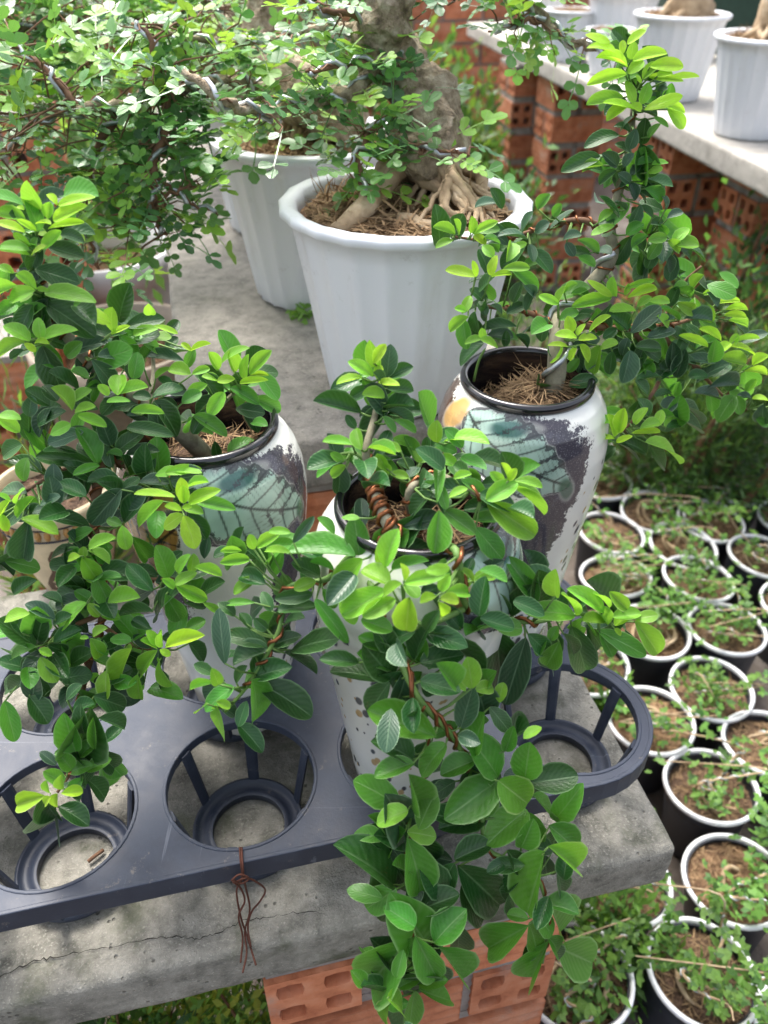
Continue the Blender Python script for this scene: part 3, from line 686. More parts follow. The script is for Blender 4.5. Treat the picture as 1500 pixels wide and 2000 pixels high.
CROP = {'K2': (450, 1450, 2), 'K8': (550, 950, 2), 'K5': (550, 650, 2.1429), 'K7': (0, 900, 2.3077), 'K4': (0, 350, 2.3077), 'K3': (850, 0, 2.3077), 'K6': (850, 400, 2.3077)}
LC = {'K2': """640 560 465 405 125 3;652 570 520 655 95 2;665 245 500 155 105 2;710 262 705 140 88 2;695 265 575 305 75 1;600 375 500 350 80 2;605 362 545 290 50 2;685 345 595 425 75 2;690 350 798 365 85 1;690 372 765 600 115 2;
735 340 790 210 95 2;845 5 735 118 90 2;718 80 572 125 75 2;715 70 600 -10 90 3;955 70 830 120 110 2;1045 135 965 0 110 2;1150 145 1170 5 105 2;1045 148 850 290 150 2;1045 148 1178 250 120 1;1168 160 1345 130 150 3;
1160 265 1010 375 120 2;1162 272 1215 430 70 2;1180 205 1262 300 60 2;1265 305 1350 205 70 2;1243 325 1355 415 90 2;1240 405 1352 485 95 1;1228 425 1165 650 130 2;875 460 1008 395 85 3;885 478 1065 645 130 3;875 470 810 575 85 3;
1215 635 1345 640 90 2;1180 645 1260 750 90 2;1165 690 1085 670 65 2;1165 715 1012 800 100 2;1165 705 1205 815 65 2;1245 775 1175 915 80 2;1240 760 1308 835 60 2;722 720 610 645 100 2;705 765 525 960 150 2;722 757 805 918 85 2;
812 800 905 920 85 2;795 785 890 670 95 2;880 700 905 840 80 3;525 950 475 895 45 2;655 960 732 915 70 2;735 945 833 925 60 2;735 965 848 1010 90 2;610 1000 695 1040 75 1;720 968 700 1098 60 2;620 1020 590 1130 75 1;
630 985 520 950 50 3;720 660 885 600 90 3;690 650 760 590 70 3;1110 560 1100 650 60 3;1150 500 1060 560 70 3;1150 480 1025 480 60 3;880 150 785 210 100 3;1000 290 830 330 110 3;1275 500 1300 590 60 3;640 470 680 580 70 3;860 600 760 500 90 3;900 560 980 690 90 3;700 500 640 420 60 3;1080 420 1140 500 60 3;640 860 700 960 70 3;780 860 850 960 70 3""",
'K8': """605 978 355 880 130 2;745 1040 790 895 110 2;700 945 745 790 75 4;540 760 688 800 85 3;490 700 465 848 95 4;430 745 320 620 110 3;400 760 215 700 120 3;425 760 330 890 90 3;305 690 170 670 60 3;575 570 795 660 115 3;
540 690 700 660 95 3;520 680 550 560 70 3;525 560 405 610 80 3;310 520 425 560 75 2;407 405 248 500 90 1;425 385 320 325 75 1;445 440 325 505 70 1;500 432 485 560 100 0;478 370 475 308 50 0;478 380 605 345 50 1;
470 380 408 425 50 1;478 375 535 425 50 1;605 430 540 445 45 0;620 410 650 352 50 1;615 440 692 440 45 0;640 420 735 410 50 1;610 450 625 508 50 0;560 330 652 320 50 1;430 325 560 290 45 2;318 283 222 400 80 1;
305 270 285 128 95 2;290 275 38 245 110 2;405 318 430 190 72 1;385 315 380 230 30 1;555 110 440 230 120 3;615 92 600 250 110 2;635 95 750 180 75 2;745 130 855 130 50 2;755 160 860 275 85 2;800 62 985 185 105 1;
890 -5 1028 90 70 1;798 55 912 -10 75 1;590 20 500 110 90 3;750 370 710 325 32 1;750 370 790 330 32 1;750 370 832 350 32 1;750 370 765 412 34 1;750 370 715 402 30 1;888 498 772 405 60 3;888 495 860 355 90 3;
892 500 960 400 60 3;1000 455 905 298 70 2;1010 455 1000 330 90 3;1070 430 1065 338 60 1;1145 505 988 475 65 1;1150 505 1120 408 55 1;832 548 728 570 80 2;832 550 930 555 80 2;838 560 860 775 120 3;955 590 880 830 100 4;
1085 605 1035 705 75 2;1050 600 1075 550 50 2;960 575 1045 650 65 3;1100 575 1155 655 45 3;1130 545 1205 745 90 3;1260 495 1160 405 60 1;1265 530 1180 530 50 1;1275 540 1230 470 40 1;1300 545 1350 505 40 0;1280 475 1240 408 45 1;
1350 480 1288 418 45 1;1378 520 1462 500 55 1;1378 525 1480 650 70 1;1230 560 1418 650 65 2;1290 510 1395 500 50 1;1300 555 1325 580 30 0;1240 570 1300 660 50 2;745 790 735 695 70 1;755 800 828 775 50 1;720 800 680 760 40 1;
850 845 860 775 45 1;810 860 890 950 80 3;920 980 940 900 60 3;875 1035 905 942 45 2;945 985 1008 935 40 1;130 440 255 600 60 2;160 400 210 470 50 2;245 430 280 525 70 1;135 370 55 400 60 1;205 330 125 290 55 2;
150 350 50 300 80 3;305 125 238 118 30 1;520 1050 400 980 80 3;430 640 380 560 80 3;620 480 560 560 90 3;700 560 640 480 60 3;470 820 560 900 80 3;640 700 700 760 70 3""",
'K5': """400 140 370 42 50 1;440 185 455 65 70 4;385 130 425 55 40 0;450 190 537 140 60 3;385 180 298 122 50 1;340 190 235 210 40 0;400 195 410 138 40 0;405 205 488 220 35 0;440 235 545 240 60 3;380 225 290 270 55 3;
432 270 345 255 50 1;335 335 150 285 75 3;440 290 335 440 90 3;440 325 555 375 50 3;425 350 470 415 50 2;470 365 562 410 35 2;310 400 272 348 40 3;300 470 180 460 45 1;335 490 310 405 55 1;270 555 215 600 50 1;
225 545 155 600 45 2;262 540 210 505 40 1;360 480 470 505 50 1;650 460 645 380 70 1;678 455 842 430 65 1;640 465 730 495 45 2;600 490 610 440 50 3;705 540 800 530 60 3;750 520 850 570 50 2;500 495 445 465 45 1;
550 470 485 440 45 1;580 545 550 480 40 1;580 545 650 485 45 1;660 520 735 560 45 1;440 570 400 510 45 1;455 590 525 600 35 1;445 590 430 545 40 1;530 605 570 565 45 4;650 715 660 510 50 2;690 740 660 635 50 2;
580 650 620 570 60 3;700 690 770 650 35 1;950 620 925 550 35 0;970 620 1085 630 40 1;925 625 885 590 40 1;950 620 975 575 30 0;850 690 765 620 50 2;720 610 790 590 35 1;420 640 400 570 50 2;560 520 520 440 50 2;760 480 700 410 60 2;800 640 720 560 60 3;480 540 560 560 50 3""",
'K7': """1015 920 985 695 75 4;1205 835 1025 770 80 3;1225 855 1060 905 95 3;1140 980 1285 925 80 3;1280 865 1420 945 85 3;1140 990 1400 1125 130 3;1135 985 1190 1190 130 2;1055 1018 920 1110 75 2;975 1100 995 1258 78 1;935 1095 880 1130 45 1;
970 1000 862 1028 38 1;985 1010 960 945 45 1;960 960 880 920 60 3;975 1085 1032 1110 40 1;1065 1005 1100 930 45 3;1310 855 1500 790 95 3;1235 830 1335 785 60 3;1205 760 1150 715 55 3;1250 680 1415 640 65 3;1410 600 1250 620 70 3;
1225 680 1185 595 55 3;1150 640 1018 638 35 2;1170 525 1055 590 55 1;1225 510 1150 405 65 3;1125 445 1002 458 50 1;1145 400 1125 340 40 1;1160 390 1240 330 45 1;1090 405 1000 408 30 1;1210 395 1310 365 40 2;1310 415 1195 400 40 1;
1310 325 1212 310 35 1;1320 370 1405 262 45 4;1190 520 1095 500 35 2;1230 515 1265 435 40 2;1130 760 1090 690 60 3;1150 880 1230 960 70 3;1280 740 1360 700 70 3;1060 700 1000 640 50 3"""}
LA = {'K4': """185 145 125 15 70 1;258 118 218 65 30 0;262 118 390 68 38 0;240 185 383 125 50 0;215 225 355 185 28 0;175 235 140 110 75 2;215 180 225 108 50 1;230 205 165 185 40 0;115 180 -5 150 50 1;115 240 0 182 35 0;
165 235 85 185 28 0;185 140 98 75 25 0;110 138 78 120 28 0;135 305 65 248 35 1;135 322 0 300 50 1;190 315 272 240 45 1;150 312 165 265 45 2;140 345 195 298 30 0;215 305 368 350 70 3;155 405 342 455 95 3;
135 345 0 320 35 1;165 498 80 430 60 1;65 425 0 390 50 1;160 500 38 540 58 1;80 480 -15 520 60 1;158 503 215 503 22 1;200 510 393 520 68 1;150 515 90 545 45 1;205 570 120 625 70 2;205 560 412 690 110 3;
110 560 120 680 70 3;138 730 35 650 65 1;185 720 170 635 55 1;190 720 316 660 60 1;115 735 -10 795 60 1;108 740 160 772 35 0;155 740 210 732 26 0;190 750 270 935 105 3;110 770 40 800 30 4;70 610 0 630 40 3;
500 650 370 580 60 0;510 690 490 600 60 1;500 700 580 662 25 0;560 670 720 620 60 3;680 612 670 562 50 1;600 700 690 665 40 1;690 660 795 688 25 0;670 720 760 700 45 1;600 715 720 765 60 2;505 700 415 665 45 3;
430 560 330 550 40 2;440 800 545 785 50 4;525 770 530 710 50 3;410 810 515 920 75 4;830 820 660 780 55 4;600 900 625 790 80 2;530 975 540 885 65 1;535 970 658 930 50 1;860 775 940 740 28 0;865 775 820 740 25 0;
1000 830 1095 750 50 1;985 860 940 785 55 1;1060 870 1030 785 60 1;1105 905 1100 810 45 1;1125 880 1203 780 50 1;1060 900 985 905 45 0;1125 885 1200 878 20 0;1080 920 1197 905 30 0;985 905 922 880 45 1;935 925 850 980 50 1;
860 880 765 855 60 1;865 880 940 850 35 1;1010 960 945 1063 65 1;1035 940 1158 1000 55 2;870 1065 1015 1150 65 2;860 1110 955 1150 35 2;690 1000 815 1138 95 3;680 985 605 970 55 3;685 985 805 930 65 3;590 1050 727 1050 40 1;
480 1005 575 990 28 1;490 975 445 930 45 1;325 1045 240 945 70 1;330 1010 390 945 50 1;335 1055 410 1015 40 1;350 1065 472 1112 50 1;225 1020 120 955 80 3;130 1070 140 990 55 4;170 1105 255 1040 60 3;130 1180 130 1060 60 3;
225 1150 305 1105 45 1;378 1140 228 1190 60 4;440 1285 375 1135 90 2;438 1285 180 1245 80 3;450 1290 338 1325 40 2;500 1200 450 1070 75 4;525 1230 630 1140 65 3;570 1120 765 1140 60 3;480 1235 550 1250 30 2;560 1250 700 1215 50 3;
690 1320 650 1220 80 3;700 1310 555 1335 60 2;700 1335 790 1305 40 1;740 1320 890 1305 35 1;545 1360 408 1345 65 3;95 1085 0 1050 40 1;90 1140 0 1085 55 1;100 1195 0 1240 70 3;125 1255 90 1350 60 2;240 1280 245 1390 100 4;700 900 760 840 50 1;640 830 690 760 40 2;780 940 720 900 50 3;400 900 330 860 60 2;300 800 360 740 50 2;560 860 480 800 50 3;260 1000 200 930 60 3;420 1180 330 1120 60 3;820 1010 900 960 60 2""",
'K7': """790 165 618 155 42 0;810 165 815 82 48 0;828 192 825 115 48 0;850 190 968 130 50 0;840 120 933 95 38 1;745 55 890 30 45 1;820 225 748 200 38 0;820 215 860 205 22 0;738 180 615 288 65 1;825 240 738 298 58 0;
830 245 880 385 85 0;885 185 1050 215 60 2;830 215 910 235 45 1;548 125 420 275 85 4;550 130 625 80 50 3;625 100 745 85 50 4;388 160 272 100 65 3;250 210 225 85 80 4;178 200 250 155 38 4;225 255 390 270 70 3;
95 260 248 310 55 1;75 255 150 170 48 1;80 190 80 125 60 1;0 280 35 185 45 0;5 240 30 315 50 0;48 185 -5 150 40 1;215 215 150 225 40 4;130 260 105 432 110 4;20 450 172 480 70 2;420 310 320 360 55 2;
550 290 485 265 45 2;550 290 570 392 75 1;560 280 640 160 80 3;345 395 218 425 48 3;362 430 302 440 38 0;375 440 375 392 32 1;400 400 508 345 50 1;395 405 490 455 60 1;370 435 435 532 75 1;350 460 232 475 50 3;
330 515 240 530 30 1;300 515 380 585 55 3;430 520 490 638 85 2;445 530 540 525 45 2;485 640 618 615 65 1;420 640 345 585 60 2;393 640 252 738 70 1;395 645 445 698 55 1;690 585 580 475 80 3;760 530 725 405 85 2;
785 575 735 535 45 1;800 505 830 435 45 1;860 505 875 437 45 1;790 555 870 505 45 1;875 480 992 515 48 1;790 560 925 622 65 1;745 600 815 720 90 2;835 640 930 650 50 3;915 640 998 685 35 1;690 680 540 690 55 3;
455 700 530 700 40 1;135 690 22 710 55 1;250 715 135 645 60 4;280 640 200 600 70 3;160 835 0 725 90 3;165 835 185 715 75 3;165 838 45 885 50 2;175 850 230 875 35 1;180 885 250 992 70 1;210 830 305 865 50 3;
240 820 355 765 50 3;405 800 460 883 65 1;400 800 362 800 45 1;420 790 478 755 40 1;595 810 502 800 58 2;595 845 530 993 85 1;710 852 615 965 65 1;735 838 730 770 45 1;745 840 883 782 55 0;720 850 765 875 42 0;
708 848 635 815 40 1;715 835 675 775 40 1;720 895 735 1005 70 1;480 945 470 1068 85 1;620 962 625 1073 75 1;420 890 500 925 45 2;130 940 0 900 90 3;100 960 160 900 60 3;135 985 22 1040 75 3;165 980 215 1055 70 3;
265 985 405 960 85 3;130 1060 215 1170 95 3;20 1080 65 1250 75 2;420 1060 565 1110 90 3;340 1310 290 1155 100 2;380 1230 350 1135 60 3;440 1160 558 1200 60 3;475 1270 540 1200 50 3;430 1300 420 1170 30 2;430 1310 520 1385 75 3;
390 1400 490 1345 55 2;360 1335 415 1270 50 2;340 1330 250 1315 40 2;325 1390 270 1325 60 2;322 1400 395 1370 60 2;290 1450 200 1405 65 2;385 1430 490 1510 90 3;375 1430 320 1500 60 2;285 1482 278 1420 48 1;230 1500 200 1455 45 1;
275 1500 368 1490 75 0;205 1510 80 1550 65 0;260 1500 255 1562 50 0;230 1515 190 1550 35 0;320 920 400 860 70 3;60 520 0 460 70 3;680 760 600 720 60 3;850 820 920 900 80 3;840 760 920 720 60 2;300 1080 350 1010 80 3;480 1080 540 1010 80 3;240 740 320 700 60 3;560 900 500 830 60 3;650 1010 580 950 60 3;60 600 150 540 70 3;330 1130 420 1090 70 3;100 780 60 700 60 3"""}
LB = {'K3': """812 238 702 195 40 0;845 245 845 185 60 0;868 305 755 240 45 0;865 200 945 145 35 0;790 190 690 155 35 0;880 270 895 195 50 1;890 275 1038 220 45 0;965 300 1113 290 48 0;868 332 935 275 45 0;862 335 698 375 42 0;
925 345 832 365 45 2;935 360 1010 290 50 1;1000 345 1065 320 32 0;960 345 1108 365 32 0;1055 355 1180 350 30 0;930 375 908 338 20 0;840 410 782 400 35 3;900 465 865 375 65 1;925 470 965 385 55 1;850 440 693 475 50 1;
900 495 775 450 35 0;930 498 892 470 30 0;940 495 1103 430 42 0;1010 470 1133 492 35 0;1045 490 1130 568 45 1;860 485 778 535 55 0;1000 410 1045 395 40 3;935 505 1000 525 45 3;985 530 1045 572 25 2;895 525 830 580 60 3;
950 530 935 645 60 3;905 580 875 668 60 4;830 610 690 630 55 3;745 705 580 765 60 3;760 745 668 770 45 1;818 770 742 825 65 3;820 750 760 695 55 4;850 755 890 695 55 4;905 745 985 725 40 2;975 742 1050 722 25 1;
955 780 1020 755 35 1;880 790 930 740 45 4;930 820 975 765 50 4;955 830 1068 825 60 3;900 905 875 830 60 4;880 825 835 785 45 4;945 850 1028 900 60 2;1035 950 1040 882 40 4;1045 985 1112 950 55 4;925 920 890 1010 75 4;
860 950 815 910 45 4;735 1005 790 945 45 1;810 1015 712 1045 35 1;1045 1070 972 1080 55 1;1045 1060 1010 1015 40 2;1045 1085 1100 1135 45 1;1070 1095 1135 1025 55 1;1080 1100 1180 1110 60 1;1120 1110 1223 1155 50 3;960 1060 890 1110 60 2;
940 1130 890 1060 60 3;990 1120 960 1205 60 3;1040 1145 1060 1225 50 4;960 1010 1030 1000 60 3;880 690 830 640 50 3;930 700 980 660 50 3;960 1170 1010 1090 60 2;860 1060 930 1010 50 2;980 980 930 930 50 3;880 600 820 560 45 3;960 620 1000 560 40 2;900 860 960 900 50 3""",
'K6': """90 135 0 100 45 1;80 160 5 185 35 1;105 135 85 70 40 1;160 130 165 57 45 1;165 135 265 75 35 1;170 140 230 168 35 0;190 120 285 100 45 2;220 150 290 165 40 2;390 140 430 35 65 4;450 125 505 80 45 4;
515 110 620 35 50 4;530 50 570 0 35 2;460 20 500 -40 40 2;575 160 648 125 45 4;590 170 625 228 55 4;640 160 738 210 40 2;415 160 300 115 50 4;330 180 275 130 40 4;320 260 345 175 55 1;265 235 220 185 45 1;
335 200 408 172 30 1;250 320 265 240 40 0;185 325 55 300 50 0;185 325 172 258 28 0;305 290 420 280 40 1;250 325 340 315 25 0;345 295 460 380 55 2;440 205 520 298 60 3;445 260 430 180 40 4;120 490 160 412 45 1;
150 505 68 565 45 1;140 480 92 465 35 1;180 480 175 580 48 3;225 600 138 615 35 1;200 605 288 630 40 1;220 610 210 562 40 1;370 550 215 550 50 3;230 500 200 435 50 3;300 495 260 450 45 3;320 490 400 450 50 3;
350 440 385 355 55 3;410 480 450 390 60 3;500 505 470 610 70 3;315 640 320 575 35 3;360 585 415 638 40 3;560 450 475 410 40 1;550 450 590 370 35 1;580 400 638 358 30 1;795 420 628 455 50 1;800 415 700 345 35 0;
815 415 795 335 45 1;860 375 978 345 30 1;855 405 870 357 35 1;865 420 990 370 40 0;905 480 792 480 42 1;910 460 968 415 35 1;965 435 1065 428 32 1;880 580 1005 460 75 4;870 565 800 500 60 3;1000 500 1065 535 45 1;
610 580 600 508 50 0;640 590 665 535 40 0;640 600 562 570 40 0;692 578 780 498 28 0;645 610 725 590 35 0;575 640 515 705 45 0;600 640 518 625 30 0;640 640 610 698 40 0;650 630 685 703 50 0;825 620 752 635 50 1;
745 632 715 753 75 1;650 695 600 750 70 2;870 600 840 675 50 4;900 640 1008 650 50 3;955 600 1072 570 50 4;880 655 850 795 105 4;800 660 785 760 50 3;1060 740 1070 628 65 4;1085 780 1125 660 60 4;1072 765 938 705 55 3;
1090 680 1130 585 50 3;1265 710 1148 690 45 4;1290 615 1208 555 35 0;1230 640 1112 590 30 0;1330 640 1360 585 45 1;1345 615 1458 598 25 0;1330 640 1445 655 35 0;1275 675 1325 620 40 0;1235 450 1240 530 65 1;1160 385 1205 320 45 1;
1205 405 1295 380 28 1;1090 440 1190 488 45 1;1265 445 1370 430 25 0;1305 475 1402 462 28 0;1300 500 1400 505 30 0;1320 520 1403 548 35 1;1400 720 1298 690 50 1;1430 725 1485 678 45 0;1390 750 1500 755 30 0;1230 825 1365 810 55 4;
1320 840 1350 750 50 3;1165 850 1282 865 50 4;1090 895 1228 955 55 4;990 865 1060 840 35 3;1080 865 1030 935 65 4;1060 945 1203 1020 65 3;960 955 930 880 65 3;1040 1005 1110 980 35 3;1350 860 1275 960 80 2;1350 860 1375 940 60 2;
1425 870 1368 855 45 4;1428 875 1495 870 40 0;1480 895 1470 990 70 4;1400 840 1445 790 45 1;800 975 708 960 40 1;775 1040 655 995 35 0;805 1048 795 958 52 0;830 1030 850 925 55 0;900 990 940 918 45 1;920 1010 1012 970 42 1;
885 1030 1010 1020 25 0;810 1055 742 1055 28 0;815 1070 885 1045 28 0;1000 1000 1020 930 45 1;945 1070 1138 1125 75 1;950 1120 890 1070 65 3;965 1080 1030 1183 60 3;1380 620 1490 570 45 4;1020 780 920 780 50 3;1140 780 1230 760 50 3;1200 600 1140 540 55 3;1260 580 1200 520 50 2;1330 720 1250 750 50 3;1180 720 1100 690 50 3;1100 520 1030 460 50 2;720 480 650 520 50 3;560 520 640 480 50 2;1420 680 1360 650 40 3;1000 560 930 520 50 3;820 560 760 600 50 3;700 430 620 400 40 2;1150 420 1080 380 45 2;900 790 960 850 50 3;1010 700 960 650 50 3"""}
CC = [(740, 700, .46), (700, 780, .45), (620, 910, .43), (850, 870, .45), (1000, 980, .41), (720, 930, .42), (760, 1030, .38), (840, 1000, .385), (600, 1060, .38), (500, 1090, .40), (850, 1130, .335), (900, 1000, .385), (1000, 1170, .38), (1200, 1190, .40), (1040, 1300, .375), (560, 1230, .36), (480, 1330, .35), (430, 1400, .34), (680, 1260, .33), (850, 1250, .335), (850, 1400, .315), (1000, 1500, .32), (1100, 1550, .325), (750, 1520, .30), (850, 1650, .285), (1050, 1700, .285), (1080, 1850, .27), (820, 1850, .255), (760, 1990, .235)]
CA = [(60, 400, .50), (80, 550, .49), (100, 700, .48), (300, 680, .53), (450, 740, .53), (420, 820, .51), (200, 850, .46), (60, 820, .46), (300, 860, .47), (200, 1000, .43), (370, 980, .425), (50, 960, .43), (200, 1120, .41), (360, 1120, .405), (60, 1080, .42), (280, 1250, .385), (60, 1250, .38), (330, 1280, .385), (150, 1450, .335), (100, 1550, .315)]
CB = [(1240, 150, .62), (1220, 300, .62), (1230, 420, .62), (1000, 450, .65), (900, 450, .65), (950, 530, .62), (930, 650, .60), (1100, 650, .595), (1120, 580, .61), (1230, 600, .61), (1330, 480, .63), (1400, 600, .66), (1350, 720, .62), (1230, 830, .57), (1230, 720, .59), (1450, 750, .66), (1450, 830, .64)]
def depth(ctrl, x, y):
    w_ = [1 / (((x - a) ** 2 + (y - b) ** 2) ** 1.5 + 400) for a, b, _ in ctrl]; return sum(q * c[2] for q, c in zip(w_, ctrl)) / sum(w_)
CLS = (-.009, -.005, 0, .006, .002)
def place_leaf(t, org, base, tip, wid, cls, name='leaf', bank=LEAF, var=None):
    d = tip - base; L = d.length; d.normalize()
    tc = (CAM - base).normalized(); n0 = (UP * .55 + tc * .5 + Vector((random.gauss(0, .2), random.gauss(0, .2), random.gauss(0, .14)))).normalized()
    s_ = n0.cross(d).normalized(); n_ = d.cross(s_); fs_ = max(.8, abs(n_.dot(tc)))
    W = min(wid / fs_, L * random.uniform(.56, .72))
    o = bpy.data.objects.new(name, random.choice(bank[cls]) if var is None else bank[cls][var]); link(o, t)
    zs = math.sqrt(L * W)
    o.matrix_basis = Matrix.Translation(base - org) @ Matrix(((d.x * L, s_.x * W, n_.x * zs, 0), (d.y * L, s_.y * W, n_.y * zs, 0), (d.z * L, s_.z * W, n_.z * zs, 0), (0, 0, 0, 1)))
    return o
def plant(name, org, label, lists, ctrl, branches, wires, filler, group, extra=0, back=.004):
    t = thing(name, org, label, 'plant', group)
    rnd = random.Random(len(label)); nodes = []; paths = []
    for br, r0, r1, mt in branches:
        pts = [p if isinstance(p, Vector) else at(p[0], p[1], p[2] if len(p) > 2 else depth(ctrl, *p) + back) for p in br]
        sp = smooth_path(pts, 6); paths.append((sp, [r0 + (r1 - r0) * i / (len(sp) - 1) for i in range(len(sp))])); nodes += sp
        q = MB(); q.tube(sp, paths[-1][1], 9); q.build('branch', M[mt], t)
    for i, mt, wr, pitch, a, b in wires:
        sp, rd_ = paths[i]; n_ = len(sp); i0, i1 = int(a * (n_ - 1)), int(b * (n_ - 1)) + 1
        q = MB(); hx = helix(sp[i0:i1], rd_[i0:i1], wr, pitch, rnd.uniform(0, 6)); q.tube(hx, wr, 6); q.build('wire', M[mt], t)
    pet = MB(); L = []
    for ck_, txt in lists.items():
        ox, oy, sc = CROP[ck_]
        for rec in txt.replace('\n', '').split(';'):
            bx, by, tx, ty, w_, c = map(float, rec.split()); L.append((ox + bx / sc, oy + by / sc, ox + tx / sc, oy + ty / sc, w_ / sc, int(c)))
    cnt = 0
    for bx, by, tx, ty, w_, c in L:
        Yb = depth(ctrl, bx, by); Yt = depth(ctrl, tx, ty); j = CLS[c] + rnd.uniform(-.004, .004)
        lp = math.hypot(tx - bx, ty - by) * .55 / FPX
        base = at(bx, by, Yb + j); tip = at(tx, ty, Yt * .5 + Yb * .5 + j + rnd.uniform(-.28, .22) * lp)
        dist = (base - CAM).length
        tip = base + (tip - base) * 1.08; o = place_leaf(t, Vector(org), base, tip, w_ / FPX * dist, c); cnt += 1
        nb = min(nodes, key=lambda q: (q - base).length_squared); dl = (nb - base).length
        if dl < .035:
            mid_ = nb.lerp(base, .5) - UP * dl * .1; pet.tube([nb, mid_, base + (tip - base) * .03], [.0009, .0007, .0006], 5)
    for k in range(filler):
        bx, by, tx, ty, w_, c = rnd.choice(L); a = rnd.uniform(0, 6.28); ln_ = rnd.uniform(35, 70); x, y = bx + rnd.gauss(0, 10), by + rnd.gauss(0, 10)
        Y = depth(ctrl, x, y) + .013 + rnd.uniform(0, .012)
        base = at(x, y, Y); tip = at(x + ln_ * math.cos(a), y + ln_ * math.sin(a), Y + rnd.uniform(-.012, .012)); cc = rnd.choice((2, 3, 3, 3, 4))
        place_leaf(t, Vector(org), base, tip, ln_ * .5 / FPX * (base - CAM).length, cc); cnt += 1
        nb = min(nodes, key=lambda q: (q - base).length_squared)
        if (nb - base).length < .04: pet.tube([nb, nb.lerp(base, .6) - UP * .002, base], [.0008, .0006, .0005], 4)
    bulk = {}
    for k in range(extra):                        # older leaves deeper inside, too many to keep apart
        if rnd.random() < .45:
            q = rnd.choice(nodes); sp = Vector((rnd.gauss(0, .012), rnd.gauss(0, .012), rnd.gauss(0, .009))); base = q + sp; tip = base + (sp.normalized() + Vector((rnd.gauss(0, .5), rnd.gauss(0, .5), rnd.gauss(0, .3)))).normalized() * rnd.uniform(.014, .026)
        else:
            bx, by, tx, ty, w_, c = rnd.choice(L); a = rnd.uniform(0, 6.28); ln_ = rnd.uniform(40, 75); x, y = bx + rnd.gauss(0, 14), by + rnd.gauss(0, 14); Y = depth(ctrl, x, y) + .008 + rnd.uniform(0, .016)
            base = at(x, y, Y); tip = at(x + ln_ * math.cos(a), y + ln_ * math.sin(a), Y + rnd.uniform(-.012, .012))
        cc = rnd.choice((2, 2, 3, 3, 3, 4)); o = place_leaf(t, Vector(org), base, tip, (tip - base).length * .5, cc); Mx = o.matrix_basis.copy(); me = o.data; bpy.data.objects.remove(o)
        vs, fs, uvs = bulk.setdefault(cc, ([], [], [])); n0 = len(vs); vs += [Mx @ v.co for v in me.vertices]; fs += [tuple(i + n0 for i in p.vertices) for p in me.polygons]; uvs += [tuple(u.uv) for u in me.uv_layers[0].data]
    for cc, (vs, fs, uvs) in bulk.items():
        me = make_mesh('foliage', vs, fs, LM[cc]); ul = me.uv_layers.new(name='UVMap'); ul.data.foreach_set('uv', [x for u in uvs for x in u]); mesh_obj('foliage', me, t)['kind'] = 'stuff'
    p_ = pet.build('petioles', M['stem'], t); p_['kind'] = 'stuff'
    return t, cnt
GRP = 'wired trailing plants growing in the painted vases'
zsoil = ZS + .0095 + .285
oA, oB, oC = [Vector((h.x, h.y, zsoil)) for h in (hA, hB, hC)]
plant('bonsai_plant', oC, 'leafy plant cascading over the front from the middle vase, copper wired', LC, CC,
      [([oC + Vector((-.008, .0, -.003)), (768, 1040), (740, 985), (725, 930), (715, 880), (735, 800), (745, 710)], .0048, .0015, 'greybranch'),
       ([oC + Vector((-.005, -.005, 0)), (750, 1060), (722, 1110), (738, 1190), (772, 1270), (822, 1370), (885, 1440), (930, 1530), (945, 1600)], .0032, .0013, 'stem'),
       ([(825, 1375), (838, 1480), (808, 1570), (790, 1690), (805, 1800), (770, 1950)], .0017, .001, 'stem'),
       ([(940, 1590), (955, 1660), (1040, 1700), (1070, 1790), (1060, 1880)], .0016, .001, 'stem'),
       ([oC + Vector((.0, .004, .0)), (800, 960), (860, 930), (930, 965), (985, 985)], .003, .0011, 'greybranch'),
       ([oC + Vector((.01, -.01, 0)), (890, 1075, .36), (905, 1170), (940, 1205), (1040, 1215), (1130, 1200), (1215, 1210)], .0026, .001, 'stem'),
       ([oC + Vector((-.012, -.01, 0)), (700, 1075), (640, 1130), (560, 1150), (545, 1230), (490, 1330), (440, 1390)], .0026, .001, 'stem'),
       ([(905, 1190), (830, 1220), (790, 1190)], .002, .001, 'stem'), ([(715, 900), (690, 885), (650, 890)], .0016, .0008, 'stem'), ([(800, 960), (830, 890), (890, 860)], .0022, .0009, 'stem')],
      [(0, 'copper', .0015, .0062, .02, .6), (0, 'copper', .0012, .0135, .02, .7), (1, 'copper', .0014, .027, .0, .95), (1, 'copper', .0012, .041, .3, .8), (2, 'copper', .0009, .03, 0, 1), (3, 'copper', .0009, .028, 0, 1), (4, 'copper', .0013, .017, 0, .9), (5, 'copper', .0014, .022, 0, .8), (6, "copper", .0012, .018, 0, .9)], 28, GRP, 190, .006)
